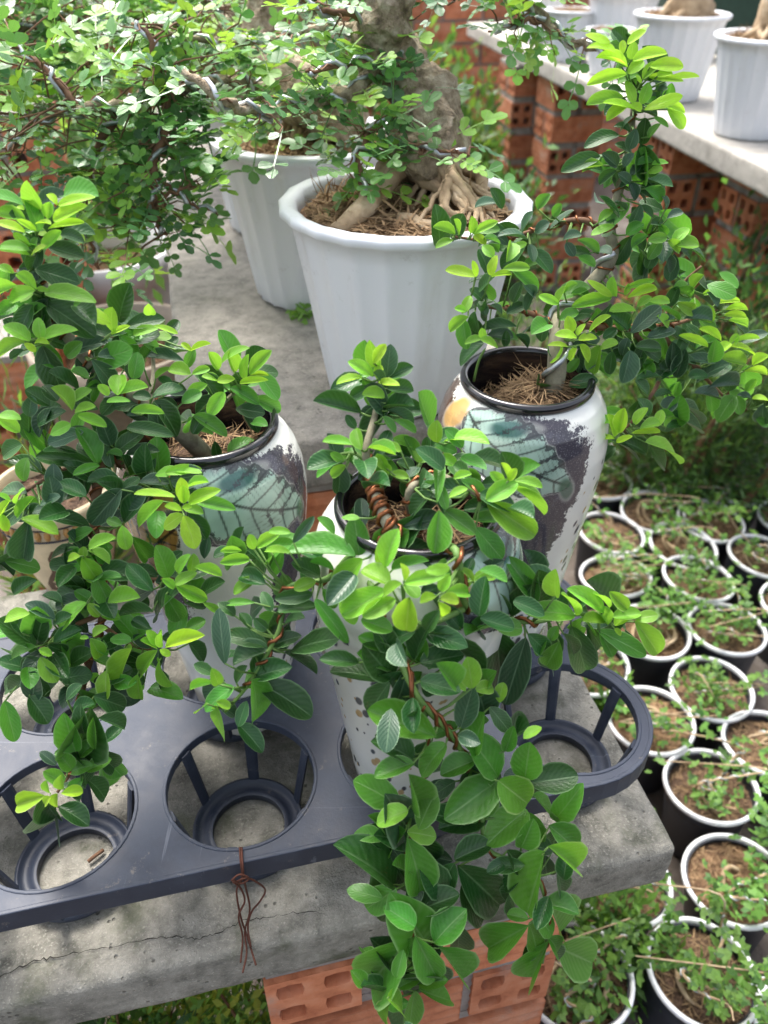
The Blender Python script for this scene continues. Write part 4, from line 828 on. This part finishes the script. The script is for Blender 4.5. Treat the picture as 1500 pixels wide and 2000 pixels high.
plant('bonsai_plant', oA, 'bushy plant in the left vase with a tall spire and hanging branches', LA, CA,
      [([oA + Vector((0, 0, -.003)), (360, 850), (290, 790), (190, 720), (120, 640), (85, 560), (68, 470), (65, 410)], .0075, .0015, 'greybranch'),
       ([(360, 850), (420, 800), (495, 735)], .003, .001, 'greybranch'),
       ([(330, 840), (260, 860), (205, 900), (185, 1000), (190, 1090), (200, 1200), (165, 1330), (150, 1420), (140, 1500), (112, 1548)], .0045, .001, 'twig'),
       ([(205, 900), (120, 920), (50, 960)], .0022, .001, 'twig'), ([(215, 895), (280, 930), (350, 975)], .0024, .001, 'twig'),
       ([(190, 1110), (270, 1130), (345, 1130)], .002, .001, 'twig'), ([(195, 1220), (260, 1260), (315, 1270)], .002, .001, 'twig'), ([(195, 1200), (110, 1240), (60, 1290)], .002, .001, 'twig'), ([(290, 800), (300, 720), (290, 640)], .0022, .001, 'greybranch')],
      [(0, 'copper', .001, .011, .25, .9), (2, 'copper', .001, .014, .05, .95), (4, 'copper', .0008, .013, 0, .8), (5, 'copper', .0008, .013, 0, .8)], 40, GRP, 230, .02)
plant('bonsai_plant', oB, 'wide plant in the right vase with a tall bright-tipped spire', LB, CB,
      [([oB + Vector((.014, 0, -.003)), (1085, 740, .593), (1090, 660, .6), (1100, 610), (1150, 560), (1195, 500), (1192, 440), (1212, 360), (1232, 260), (1240, 170)], .009, .0018, 'greybranch'),
       ([(1192, 450), (1130, 430), (1060, 445), (970, 470), (885, 462)], .003, .001, 'twig'), ([(1095, 640), (1030, 610), (960, 600), (915, 590)], .0028, .001, 'twig'),
       ([(1095, 630), (1180, 640), (1290, 640), (1400, 605)], .0034, .001, 'twig'), ([(1280, 640), (1350, 710), (1450, 745)], .0024, .001, 'twig'), ([(1230, 640), (1290, 720), (1260, 790), (1215, 845)], .0024, .001, 'twig'),
       ([(1195, 490), (1270, 460), (1340, 480)], .002, .001, 'twig'), ([(1290, 640), (1330, 560), (1370, 520)], .002, .001, 'twig'), ([(1350, 710), (1420, 780), (1460, 800)], .0018, .0008, 'twig'), ([(1080, 690), (1110, 680), (1130, 660)], .002, .001, 'twig')],
      [(0, 'alu', .0022, .05, .12, .6), (1, 'copper', .0009, .01, 0, .8), (2, 'copper', .0009, .011, 0, .8), (3, 'copper', .001, .012, 0, .8), (0, 'copper', .001, .016, .5, .95)], 45, GRP, 130, .018)
tw = MB(); a_ = atz(497, 868, zsoil); tw.tube(smooth_path([a_, a_ + Vector((-.002, .002, .012)), a_ + Vector((-.006, .0, .026)), at(480, 785, a_.y)], 4), .0007, 5)
tag(tw.build('dry_twig', M['root']), 'thin dry sprig standing at the right side of the left vase soil', 'twig')
gb = MB(); a_ = atz(925, 745, zsoil + .02)
gb.tube(smooth_path([a_, at(935, 705, a_.y), at(948, 680, a_.y)], 4), [.0011] * 8 + [.0004], 5)
tag(gb.build('grass_blade', M['stem']), 'single green grass blade at the left rim of the right vase', 'grass')
# ================================================================ bonsai trees with feathered leaves
def pinnate_mesh(mat, npair, seed):
    rd = random.Random(seed); vs, fs, uv = [], [], []
    def leaflet(b, d, L, wd, up):
        s_ = up.cross(d).normalized(); n_ = d.cross(s_); k = len(vs)
        for (t, a, z) in ((0, 0, 0), (.3, -.8, .04), (.3, 0, -.02), (.3, .8, .04), (.7, -1, .06), (.7, 0, 0), (.7, 1, .06), (1, -.35, -.02), (1.02, .35, -.02)):
            vs.append(b + d * (t * L) + s_ * (a * wd * .5) + n_ * (z * L)); uv.append((a * .4 + .5, t))
        fs.extend([(k, k + 1, k + 2), (k, k + 2, k + 3), (k + 1, k + 4, k + 5, k + 2), (k + 2, k + 5, k + 6, k + 3), (k + 4, k + 7, k + 5), (k + 5, k + 7, k + 8), (k + 5, k + 8, k + 6)])
    bend = rd.uniform(-.15, .3)
    def pt(t): return Vector((t, .04 * math.sin(t * 3), -bend * t * t))
    for i in range(npair):
        t = .22 + .66 * i / max(1, npair - 1); L = .27 * (1 - .25 * abs(i / max(1, npair - 1) - .55)); 
        for s_ in (-1, 1):
            d = Vector((.55 + rd.uniform(-.1, .1), s_, rd.uniform(-.1, .35))).normalized(); leaflet(pt(t) + Vector((rd.uniform(-.02, .02), 0, 0)), d, L * rd.uniform(.85, 1.1), .19, Vector((rd.gauss(0, .18), rd.gauss(0, .18), 1)).normalized())
    leaflet(pt(.95), Vector((1, rd.uniform(-.2, .2), -.1)).normalized(), .28, .2, UP)
    k = len(vs)
    for i in range(5):
        p = pt(i / 4 * .95); vs.extend([p + Vector((0, -.012, 0)), p + Vector((0, .012, 0))]); uv.extend([(.5, .5)] * 2)
    fs.extend((k + 2 * i, k + 2 * i + 2, k + 2 * i + 3, k + 2 * i + 1) for i in range(4))
    me = make_mesh('leaf', vs, fs, mat); ul = me.uv_layers.new(name='UVMap'); ul.data.foreach_set('uv', [c for l in me.loops for c in uv[l.vertex_index]])
    return me
PIN = [[pinnate_mesh(m, k, 10 * i + k) for k in (2, 3, 3, 4)] for i, m in enumerate(PM)]
def rot_to(d, n0):
    d = d.normalized(); s_ = n0.cross(d)
    if s_.length < 1e-3: s_ = d.orthogonal()
    s_.normalize(); n_ = d.cross(s_); return Matrix((d, s_, n_)).transposed()
def tree(org, label, trunk, trad, branches, nleaf, size, roots=(), extra=0, wire=None, group='bonsai trees in the white pots', bark='bark', young=.38):
    org = Vector(org); t = thing('bonsai_tree', org, label, 'tree', group); rd = random.Random(len(label) * 7 + nleaf)
    tp = smooth_path(trunk, 16); tr = lerp_list(trad, len(tp)); q = MB(); q.tube(tp, tr, 40)
    for v in q.v: v += (mnoise.noise_vector(v * 34) * .010 + mnoise.noise_vector(v * 110) * .0036 + mnoise.noise_vector(v * 260) * .0016)
    q.build('trunk', M[bark], t)
    for pts, r0, r1 in roots:
        sp = jitter(smooth_path(pts, 5), .0015); q = MB(); q.tube(sp, [r0 + (r1 - r0) * i / (len(sp) - 1) for i in range(len(sp))], 9); q.build('root', M['root'], t)
    samp = []; thorn = MB()
    for pts, r0, r1, wt, spread in branches:
        sp = smooth_path(pts, 6); rr_ = [r0 + (r1 - r0) * i / (len(sp) - 1) for i in range(len(sp))]; sp = jitter(sp, .003); q = MB(); q.tube(sp, rr_, 8); q.build('branch', M['twig' if r0 < .006 else bark], t)
        if wire and r0 > .002:
            q = MB(); q.tube(helix(sp, rr_, .0022, .045, rd.uniform(0, 6)), .0022, 7); q.build('wire', M['alu'], t)
        for i in range(len(sp) - 1): samp.append((sp[i], sp[i + 1], wt * (sp[i + 1] - sp[i]).length, spread))
    W = np.cumsum([s_[2] for s_ in samp]); tot = W[-1]; tw = MB()
    def one(mb=None):
        i = int(np.searchsorted(W, rd.uniform(0, tot))); i = min(i, len(samp) - 1); a, b, _, spd = samp[i]; p = a.lerp(b, rd.random())
        out = Vector((rd.gauss(0, 1), rd.gauss(0, 1), rd.gauss(0, .45))).normalized(); base = p + out * abs(rd.gauss(0, 1)) * spd
        d = (out * .8 + (b - a).normalized() * .4 + Vector((rd.gauss(0, .5), rd.gauss(0, .5), rd.gauss(.05, .3)))).normalized()
        n0 = (UP + Vector((rd.gauss(0, .3), rd.gauss(-.15, .3), 0))).normalized(); S = size * rd.uniform(.65, 1.25); Mr_ = rot_to(d, n0)
        c = 0 if rd.random() < young else (1 if rd.random() < .6 else 2)
        if rd.random() < .8: tw.tube([p, p.lerp(base, .5) + UP * .003, base, base + d * S * .25], [.0012, .001, .0008, .0004], 4, False)
        return base, Mr_, S, c
    for _ in range(nleaf):
        base, Mr_, S, c = one(); o = bpy.data.objects.new('leaf', rd.choice(PIN[c])); link(o, t)
        o.matrix_basis = Matrix.Translation(base - org) @ (Mr_ * S).to_4x4()
    if extra:
        for c in (1, 2):
            vs, fs, uvs = [], [], []; 
            for _ in range(extra // 2):
                base, Mr_, S, _c = one(); me = rd.choice(PIN[c]); k = len(vs); vs += [base + Mr_ @ v.co * S for v in me.vertices]; fs += [tuple(i + k for i in p.vertices) for p in me.polygons]; uvs += [tuple(u.uv) for u in me.uv_layers[0].data]
            me = make_mesh('foliage', vs, fs, PM[c], True, org); ul = me.uv_layers.new(name='UVMap'); ul.data.foreach_set('uv', [x for u in uvs for x in u]); mesh_obj('foliage', me, t)['kind'] = 'stuff'
    tw.build('twigs', M['twig'], t)['kind'] = 'stuff'
    return t
def pts(L): return [at(*p) for p in L]
zp = ZR + .172; r1c = WP[0] + UP * .17
def root_fan(c, n, r_in, r_out, r0, zz, seed, a0=0, a1=6.28):
    rd = random.Random(seed); out = []
    for k in range(n):
        a = rd.uniform(a0, a1); d = Vector((math.cos(a), math.sin(a), 0)); s_ = Vector((-d.y, d.x, 0)); L = rd.uniform(.6, 1) * r_out
        P_ = [c + d * r_in * .5 + UP * (zz + rd.uniform(.01, .03)), c + d * L * .4 + s_ * rd.uniform(-.02, .02) + UP * (zz * .55 + .008), c + d * L * .75 + s_ * rd.uniform(-.025, .025) + UP * .006, c + d * L + s_ * rd.uniform(-.03, .03) + UP * -.002]
        out.append((P_, r0 * rd.uniform(.5, 1.1), r0 * .25))
    return out
B1 = [(pts([(770, 100, .86), (680, 180, .82), (590, 205, .78), (500, 215, .75), (430, 195, .73), (360, 140, .74)]), .007, .003, .6, .018),
      (pts([(800, 200, .86), (720, 260, .8), (700, 330, .765), (722, 385, .745)]), .004, .0012, 1.05, .011),
      (pts([(760, 60, .87), (640, 60, .9), (520, 75, .92), (420, 80, .92), (320, 60, .93)]), .006, .002, 1.1, .035),
      (pts([(830, 230, .86), (790, 290, .8), (840, 290, .78), (920, 305, .775)]), .003, .001, .9, .012),
      (pts([(740, 40, .86), (640, 20, .84), (560, -10, .83)]), .004, .001, .6, .018),
      (pts([(750, 120, .85), (660, 130, .8), (590, 140, .77)]), .004, .001, .5, .016),
      (pts([(790, -80, .86), (900, -40, .9), (880, 10, .92)]), .004, .001, .7, .02),
      (pts([(790, -90, .86), (930, -70, .9), (1020, 0, .93), (1080, 55, .93), (1150, 92, .92), (1240, 112, .9)]), .007, .003, .9, .018),
      (pts([(1060, 40, .93), (1000, 45, .92), (955, 60, .92)]), .003, .001, 1.1, .014)]
tree(r1c, 'thick-trunked bonsai in the large white pot behind the vases', pts([(812, 350, .80), (835, 285, .82), (838, 240, .85), (815, 180, .87), (770, 125, .88), (742, 70, .87), (760, 0, .86), (790, -90, .86)]), [.03, .034, .033, .031, .028, .024, .022, .02], B1, 190, .05,
     [(pts([(810, 290, .83), (760, 340, .79), (715, 400, .75), (655, 455, .72)]), .017, .007), (pts([(830, 300, .82), (850, 350, .80), (900, 385, .78), (950, 410, .76)]), .012, .006), (pts([(800, 340, .8), (880, 380, .77), (960, 400, .75)]), .006, .004), (pts([(850, 330, .85), (910, 335, .86), (935, 345, .83), (945, 395, .8), (930, 430, .77)]), .008, .005), (pts([(780, 430, .74), (850, 440, .73), (920, 415, .75)]), .007, .005), (pts([(840, 330, .82), (890, 310, .88), (930, 345, .86)]), .007, .004)] + root_fan(r1c + Vector((.03, .02, .012)), 30, .02, .085, .004, .018, 3) + root_fan(r1c + Vector((.035, -.02, .012)), 18, .01, .07, .0045, .016, 13, -1.6, .9), 40, True)
r2c = WP[1] + UP * .17
B2 = [(pts([(600, 215, 1.02), (500, 170, .96), (400, 165, .9), (320, 175, .86), (240, 205, .84), (150, 215, .84), (60, 230, .86)]), .009, .003, 1.1, .035),
      (pts([(325, 180, .86), (318, 260, .84), (300, 330, .82), (300, 400, .81), (325, 465, .80)]), .005, .0015, 1.3, .024),
      (pts([(305, 350, .82), (360, 385, .82), (428, 418, .82)]), .0022, .001, .12, .006),
      (pts([(240, 210, .84), (180, 320, .85), (170, 420, .87), (190, 520, .9)]), .0045, .0015, .8, .026),
      (pts([(150, 215, .84), (90, 130, .86), (20, 90, .88)]), .004, .0015, 1.2, .045), (pts([(320, 175, .86), (300, 90, .86), (260, 40, .88)]), .004, .0015, 1.2, .04),
      (pts([(300, 400, .81), (350, 370, .8), (400, 360, .8)]), .002, .001, .5, .008), (pts([(60, 230, .86), (20, 290, .87), (-40, 320, .88)]), .003, .001, 1, .035), (pts([(300, 420, .81), (260, 440, .81), (230, 400, .82)]), .002, .001, 1.1, .016)]
tree(r2c, 'wired bonsai in the second white pot, its feathery branches reaching left', pts([(640, 285, 1.03), (650, 240, 1.04), (620, 200, 1.03), (560, 150, 1.06), (520, 90, 1.1), (520, 0, 1.12)]), [.035, .04, .036, .03, .026, .02], B2, 300, .052, root_fan(r2c, 14, .025, .08, .007, .035, 5), 60, True)
r3c = WP[2] + UP * .17
B3 = [(pts([(440, 130, 1.33), (340, 60, 1.25), (220, 40, 1.18), (100, 40, 1.12), (0, 70, 1.1)]), .008, .003, 1.2, .06), (pts([(220, 40, 1.18), (140, 140, 1.1), (60, 180, 1.08), (0, 200, 1.05)]), .005, .002, 1.2, .06),
      (pts([(340, 60, 1.25), (380, 10, 1.2), (450, 20, 1.15)]), .004, .001, 1, .05), (pts([(100, 40, 1.12), (60, -20, 1.1), (0, -20, 1.1)]), .004, .001, 1, .05)]
tree(r3c, 'bonsai in the third white pot behind dense small leaves', pts([(470, 205, 1.31), (455, 160, 1.32), (430, 110, 1.33), (440, 40, 1.36), (470, -40, 1.4)]), [.04, .04, .034, .028, .022], B3, 300, .05, root_fan(r3c, 8, .025, .08, .008, .035, 6), 160, True)
r4c = WP[3] + UP * .17
tree(r4c, 'bonsai in the fourth white pot at the top of the view', [r4c + Vector((0, 0, 0)), r4c + Vector((.02, 0, .08)), r4c + Vector((-.03, 0, .18)), r4c + Vector((.02, .02, .3))], [.045, .04, .03, .02], [([r4c + Vector((0, 0, .12)), r4c + Vector((-.15, -.05, .16)), r4c + Vector((-.4, -.1, .14))], .008, .003, 1, .07), ([r4c + Vector((0, 0, .1)), r4c + Vector((.12, -.05, .12)), r4c + Vector((.2, 0, .16))], .008, .003, 1, .05), ([r4c + Vector((0, 0, .2)), r4c + Vector((-.2, .05, .26)), r4c + Vector((-.45, 0, .24))], .008, .003, 1, .08)], 220, .055, root_fan(r4c, 6, .03, .08, .01, .03, 8), 500)
# bare gnarled stumps in the pots of the pale bench
for i, (p, s_) in enumerate(BPT[:3]):
    c = p + UP * .175 * s_; lb = ('gnarled root-over-soil trunk in the white pot at the right edge', 'broad flaring trunk in the second white pot of the pale bench', 'low brown stump in the white pot behind the bright leaf tip')[i]
    h = (.3, .3, .1)[i]; t = thing('bonsai_stump', c, lb, 'tree', 'bare bonsai trunks on the pale bench')
    q = MB(); tp = smooth_path([c + Vector((.02, 0, -.01)), c + Vector((.01, 0, h * .3)), c + Vector((.03, .01, h * .6)), c + Vector((.0, 0, h))], 6); q.tube(tp, lerp_list([.06 * s_, .045, .04, .03], len(tp)), 20)
    for v in q.v: v += mnoise.noise_vector(v * 30) * .012 + mnoise.noise_vector(v * 90) * .004
    q.build('trunk', M['root'], t)
    for P_, r0, r1 in root_fan(c, 16, .06, .095 * s_, .011, .05, 20 + i):
        q = MB(); q.tube(jitter(smooth_path(P_, 4), .002), lerp_list([r0, r0, r1], 13), 8); q.build('root', M['root'], t)

# ================================================================ small white-rimmed pots on the ground with wired seedlings
GP = [(1362, 1908, 'second from the bottom right of the picture'), (1450, 1722, 'at the right edge level with the slab corner'), (1404, 1578, 'right of the slab corner, with a curled root'), (1303, 1442, 'just right of the tray end'), (1380, 1345, 'two steps above the slab corner on the right'), (1270, 1232, 'behind the tip of the middle plant'), (1422, 1232, 'under the bushy greenery on the right'),
      (1213, 1132, 'touching the right vase foot, with a knotted pale root'), (1348, 1132, 'right of the pot with the knotted pale root'), (1310, 932, 'below the bright shoot of the right plant'), (1426, 948, 'with a pale curved stem at upper right'), (1383, 1012, 'tucked between the two upper right pots'), (1185, 1040, 'beside the lower part of the right vase'), (1302, 1040, 'in the middle of the crowded rows'),
      (1450, 1062, 'next to the bare patch of floor on the right'), (1172, 940, 'half hidden by the right vase'), (1365, 868, 'in the back row under the right plant'), (1490, 872, 'in the back row at the right edge'), (1188, 1920, 'nearest the brick pillar at the bottom'), (1245, 1770, 'under the slab corner'), (1520, 1990, 'in the bottom right corner'), (1205, 1345, 'seen through the empty end hole of the tray'),
      (1480, 1430, 'cut by the right edge above the slab corner'), (1250, 868, 'in the back row nearest the right vase'), (1520, 1130, 'cut by the right edge beside the crowded rows'), (1500, 1590, 'cut by the right edge near the slab corner'), (1242, 982, 'in the second row from the back, left of middle'), (1500, 985, 'in the second row at the right edge'), (1140, 850, 'at the far back behind the right vase')]
RP = .0735; ZP = HC - 1.07
gp = MB(); gp.lathe([(.001, .001), (.052, .001), (.054, .004), (.066, .1), (.0705, .122), (.0705, .127), (.066, .127)], 40); gpm = make_mesh('body', gp.v, gp.f, M['darkpot'])
gr_ = MB(); gr_.lathe([(.0685, .124), (.0735, .1235), (.0752, .127), (.0748, .1315), (.072, .133), (.0692, .1315), (.0685, .127), (.0685, .124)], 44); grm = make_mesh('rim', gr_.v, gr_.f, M['whiterim'])
gsoil = [soil_mesh(.068, .006, M['soil_dark'], 32, 10, .004), soil_mesh(.068, .007, M['soil'], 32, 10, .002)]; gfib = fibre_mesh(.066, 320, .022, M['fibre'], .004, .0008, .3, 17)
def tiny_leaf_cluster(mats, n, spread, size, seed, centres):
    rd = random.Random(seed); vs, fs, uv = [], [], []
    for _ in range(n):
        c = rd.choice(centres) + Vector((rd.gauss(0, spread), rd.gauss(0, spread), rd.gauss(0, spread * .6))); nrm = Vector((rd.gauss(0, .5), rd.gauss(0, .5), 1)).normalized(); a0 = rd.uniform(0, 6.28); t_ = nrm.orthogonal().normalized(); b_ = nrm.cross(t_); S = size * rd.uniform(.6, 1.3)
        for k in range(3):
            a = a0 + (k - 1) * .95; d = t_ * math.cos(a) + b_ * math.sin(a); s_ = nrm.cross(d); m = len(vs)
            vs += [c, c + d * S * .6 - s_ * S * .3 + nrm * S * .08, c + d * S + nrm * rd.uniform(-.2, .1) * S, c + d * S * .6 + s_ * S * .3 + nrm * S * .08]; fs.append((m, m + 1, m + 2, m + 3)); uv += [(.5, 0), (.2, .6), (.5, 1), (.8, .6)]
    me = make_mesh('foliage', vs, fs, None, True)
    for m_ in mats: me.materials.append(m_)
    me.polygons.foreach_set('material_index', [rd.randrange(len(mats)) for k in range(len(fs) // 3) for _ in range(3)])
    ul = me.uv_layers.new(name='UVMap'); ul.data.foreach_set('uv', [x for l in me.loops for x in uv[l.vertex_index]])
    return me
done = []
for i, (x, y, lb) in enumerate(GP):
    p = atz(x, y, ZP); 
    for _ in range(30):                       # push apart any rims that would overlap
        for d_ in done:
            v = p - d_; v.z = 0
            if v.length < .1415: p = p + (v.normalized() if v.length > 1e-4 else Vector((1, 0, 0))) * (.142 - v.length)
    p = Vector((p.x, p.y, 0)); done.append(p); p = p + UP * (ZP - .1315 + .002)
    rd = random.Random(i * 3 + 1)
    t = thing('nursery_pot', p, 'white-rimmed dark nursery pot ' + lb, 'pot', 'white-rimmed pots crowded on the ground', rd.uniform(0, 6)); t.rotation_euler = (rd.uniform(-.09, .09), rd.uniform(-.09, .09), rd.uniform(0, 6)); t.scale = (rd.uniform(.92, .96), rd.uniform(.91, .95), 1)
    mesh_obj('body', gpm, t); mesh_obj('rim', grm, t); s_ = mesh_obj('soil', gsoil[i % 2], t, (0, 0, rd.uniform(.106, .119))); mesh_obj('mulch', gfib, s_, (0, 0, .002))['kind'] = 'stuff'
    o = p + UP * .118; t = thing('seedling', o, 'small wired seedling in the pot ' + lb, 'plant', 'wired seedlings in the white-rimmed pots')
    for k in range(rd.choice((2, 3, 4))):     # curled surface roots
        a = rd.uniform(0, 6.28); r_ = rd.uniform(.012, .028); q = MB(); sp = [o + Vector((r_ * math.cos(a + j * .7) * (1 + j * .12), r_ * math.sin(a + j * .7) * (1 + j * .12), .004 + .012 * math.sin(j * .9 + k))) for j in range(rd.choice((4, 6, 8)))]
        q.tube(smooth_path(sp, 4), lerp_list([.0035, .003, .0015], len(sp) * 4 - 3), 7); q.build('root', M['root'], t)
    cen = []; a = rd.uniform(0, 6.28)
    for k in range(rd.choice((2, 3, 3))):
        a += rd.uniform(1.4, 2.6); sp = [o + Vector((0, 0, .002))]
        for j in range(1, 6): sp.append(o + Vector((math.cos(a + j * .35 * rd.choice((-1, 1))) * .017 * j, math.sin(a + j * .3) * .017 * j, .02 + .012 * j * rd.uniform(.4, 1.3))))
        sp = smooth_path(sp, 4); q = MB(); q.tube(sp, lerp_list([.0028, .0018, .0009], len(sp)), 6); q.build('stem', M['root'], t)
        q = MB(); q.tube(helix(sp[4:15], lerp_list([.0025, .0018, .0012], 11), .0011, .022, k), .0011, 5); q.build('wire', M['alu'], t); cen += sp[5:]
    me = tiny_leaf_cluster([BM[1], BM[2], BM[2]], rd.randint(40, 170), .015, .0105, i, cen); me.transform(Matrix.Translation(-o)); mesh_obj('foliage', me, t)['kind'] = 'stuff'

# ================================================================ shrubs and clutter behind
def shrub(name, base, h, w_, mats, n, size, label, seed, cat='shrub', kind='leaf', group=None):
    rd = random.Random(seed); base = Vector(base); t = thing(name, base, label, cat, group)
    cl = []; q = MB()
    for k in range(9):
        a = rd.uniform(0, 6.28); r_ = w_ * rd.uniform(.15, .75); top = base + Vector((math.cos(a) * r_, math.sin(a) * r_, h * rd.uniform(.45, 1)))
        sp = smooth_path([base + UP * -.01, base.lerp(top, .5) + Vector((rd.gauss(0, .03), rd.gauss(0, .03), 0)), top], 5); q.tube(sp, lerp_list([w_ * .05, w_ * .03, w_ * .01], len(sp)), 6); cl += sp[3:]
    q.build('trunk', M['twig'], t)
    vs, fs, uv, mi = [], [], [], []
    for _ in range(n):
        c = rd.choice(cl) + Vector((rd.gauss(0, w_ * .17), rd.gauss(0, w_ * .17), rd.gauss(0, h * .09))); d = ((c - base - UP * h * .4).normalized() + Vector((rd.gauss(0, .7), rd.gauss(0, .7), rd.gauss(.2, .5)))).normalized(); nn = (UP + Vector((rd.gauss(0, .6), rd.gauss(0, .6), 0))).normalized(); s_ = nn.cross(d)
        if s_.length < .05: continue
        s_.normalize(); n2 = d.cross(s_); S = size * rd.uniform(.6, 1.3); wd = S * (.22 if kind == 'leaf' else .06); m = len(vs)
        vs += [c, c + d * S * .5 - s_ * wd + n2 * S * .08, c + d * S, c + d * S * .5 + s_ * wd + n2 * S * .08]; fs.append((m, m + 1, m + 2, m + 3)); uv += [(.5, 0), (.15, .5), (.5, 1), (.85, .5)]; mi.append(rd.randrange(len(mats)))
    me = make_mesh('crown', vs, fs, None, True, base)
    for m_ in mats: me.materials.append(m_)
    me.polygons.foreach_set('material_index', mi); ul = me.uv_layers.new(name='UVMap'); ul.data.foreach_set('uv', [x for l in me.loops for x in uv[l.vertex_index]])
    mesh_obj('crown', me, t); return t
def gpt(px, py, Y): p = at(px, py, Y); return Vector((p.x, p.y, 0)), p.z
SH = [(1450, 470, 1.75, .3, (0, 1), 'leaf', 2600, .03, 'dark green shrub at the right edge below the pale bench'), (1400, 560, 1.55, .22, (1, 1, 2), 'needle', 5200, .035, 'feathery green shrub beside the bricks on the right'), (1490, 650, 1.5, .22, (0, 1), 'needle', 4200, .035, 'feathery dark shrub behind the right plant'),
      (1060, 560, 1.75, .22, (1, 2), 'needle', 3000, .03, 'fine-leaved weed clump behind the right vase plant'), (1190, 600, 1.9, .2, (1, 2), 'needle', 2500, .03, 'small weed clump below the wired trunk'), (880, 90, 3.0, .22, (1, 2), 'leaf', 1900, .05, 'round green shrub in the far gap beside the trunk'), (930, 290, 2.4, .28, (0, 1), 'leaf', 2600, .035, 'dark shrub left of the far brick pillar'), (860, 330, 2.6, .26, (0, 0, 1), 'leaf', 2400, .035, 'deep green shrub just right of the thick trunk'),
      (680, 0, 3.4, .45, (0, 1), 'leaf', 2600, .05, 'dim shrub behind the bonsai row at the top'), (940, 150, 3.3, .2, (1, 2), 'leaf', 1500, .045, 'light shrub against the far bricks'), (20, 740, .95, .17, (1, 2, 3), 'needle', 2200, .045, 'pale needle-leaved shrub at the left edge behind the left plant'), (290, 600, 1.25, .12, (1, 2), 'leaf', 500, .035, 'low weed left of the white pot slab'), (180, 120, 2.2, .5, (0, 1), 'leaf', 4200, .045, 'dark shrub mass at the far left'), (-60, 200, 1.9, .45, (0, 1, 2), 'leaf', 3400, .04, 'shrub at the far left edge'), (420, 20, 2.8, .5, (0, 1), 'leaf', 3600, .05, 'shrub behind the middle of the bonsai row')]
for i, (x, y, Y, w_, mi, kd, n_, sz, lb) in enumerate(SH):
    b_, zt = gpt(x, y, Y); shrub('shrub', b_, max(.25, zt), w_, [BM[k] for k in mi], n_, sz, lb, 50 + i, kind=kd, group='shrubs around the benches')
# weeds on the ground in front of the low slab
for i, (x, y, h, mi, lb) in enumerate(((330, 1990, .3, (2, 3), 'yellow-green weeds below the slab edge, left of the bricks'), (440, 1985, .26, (1, 2), 'green weeds beside the brick pillar at the bottom'), (250, 1998, .3, (0, 1), 'dark broad weed at the bottom left under the slab'), (1190, 1790, .2, (1, 2), 'weed tuft between slab corner and the pots'), (1195, 1350, .16, (2, 1), 'light weed seen through the tray end'))):
    p = atz(x, y, h * .8); shrub('weed', (p.x, p.y, 0), h, .09, [BM[k] for k in mi], 1500, .019, lb, 90 + i, 'weed', group='weeds on the ground')
tiny = MB(); c = atz(590, 622, ZR)
t = thing('weed', c, 'tiny weed growing on the slab at the foot of the second pot', 'weed'); me = tiny_leaf_cluster([BM[2]], 22, .008, .009, 4, [c + UP * .006]); me.transform(Matrix.Translation(-c)); mesh_obj('foliage', me, t)
# brick wall and other things far behind
def far_wall(corner, du, n_u, n_z, z0, label):
    t = thing('brick_wall', corner, label, 'wall'); corner = Vector(corner); dv = UP.cross(du); q = MB(); Lw = n_u * .19
    q.box(corner + du * Lw / 2 + dv * .05 + UP * (z0 + n_z * .092) / 2, Lw, .068, z0 + n_z * .092, Matrix.Rotation(math.atan2(du.y, du.x), 3, 'Z')); q.build('mortar', M['mortar'], t, False)
    for k in range(n_z):
        for m in range(n_u):
            o = bpy.data.objects.new('brick', BRICK); link(o, t); o.location = du * (.095 + m * .19 + (k % 2) * .05) + dv * .045 + UP * (z0 + .046 + k * .092); o.rotation_euler = (0, 0, math.atan2(du.y, du.x) + random.uniform(-.015, .015))
far_wall((-.1, 4.3, 0), Vector((.98, .19, 0)).normalized(), 12, 12, 0, 'shaded brick wall far behind the bonsai row')
far_wall((-2.1, 2.9, 0), Vector((.98, .15, 0)).normalized(), 11, 11, 0, 'brick wall behind the shrubs at the far left')
pl, _ = gpt(20, 330, 1.5); pillar((pl.x - .1, pl.y), 1.2 - .30, 0, U2, V2, 'dark red brick pillar at the left edge behind the leaves', .012, 1, 0)
pl, _ = gpt(20, 600, 1.15); pillar((pl.x - .14, pl.y), .62, 0, U2, V2, 'low brick stack at the left edge beside the left plant spire', .012, 1, 1)
# tan and white pots standing on the ground at the left
def round_pot(p, r_, h, mat, label):
    t = thing('round_pot', p, label, 'pot'); q = MB(); q.lathe([(.001, 0), (r_ * .7, 0), (r_ * .74, .01), (r_ * .93, h * .8), (r_ * .96, h * .9), (r_ * 1.03, h * .91), (r_ * 1.03, h), (r_ * .95, h), (r_ * .9, h * .88)], 48, p); q.build('body', mat, t); s_ = soil_mesh(r_ * .92, .008, M['soil']); mesh_obj('soil', s_, t, (0, 0, h * .9))
b_, zt = gpt(190, 470, 1.25); round_pot(b_, .14, .62, plain('tan_ceramic', (.3, .24, .18), .5), 'tall tan pot standing behind the left plant')
b_, zt = gpt(160, 360, 1.75); round_pot(b_, .17, .6, M['whitepot'], 'white pot glimpsed through the leaves at the left')
b_, zt = gpt(300, 480, 1.7); round_pot(b_, .1, .35, M['whitepot'], 'small white pot low on the ground left of the slab')
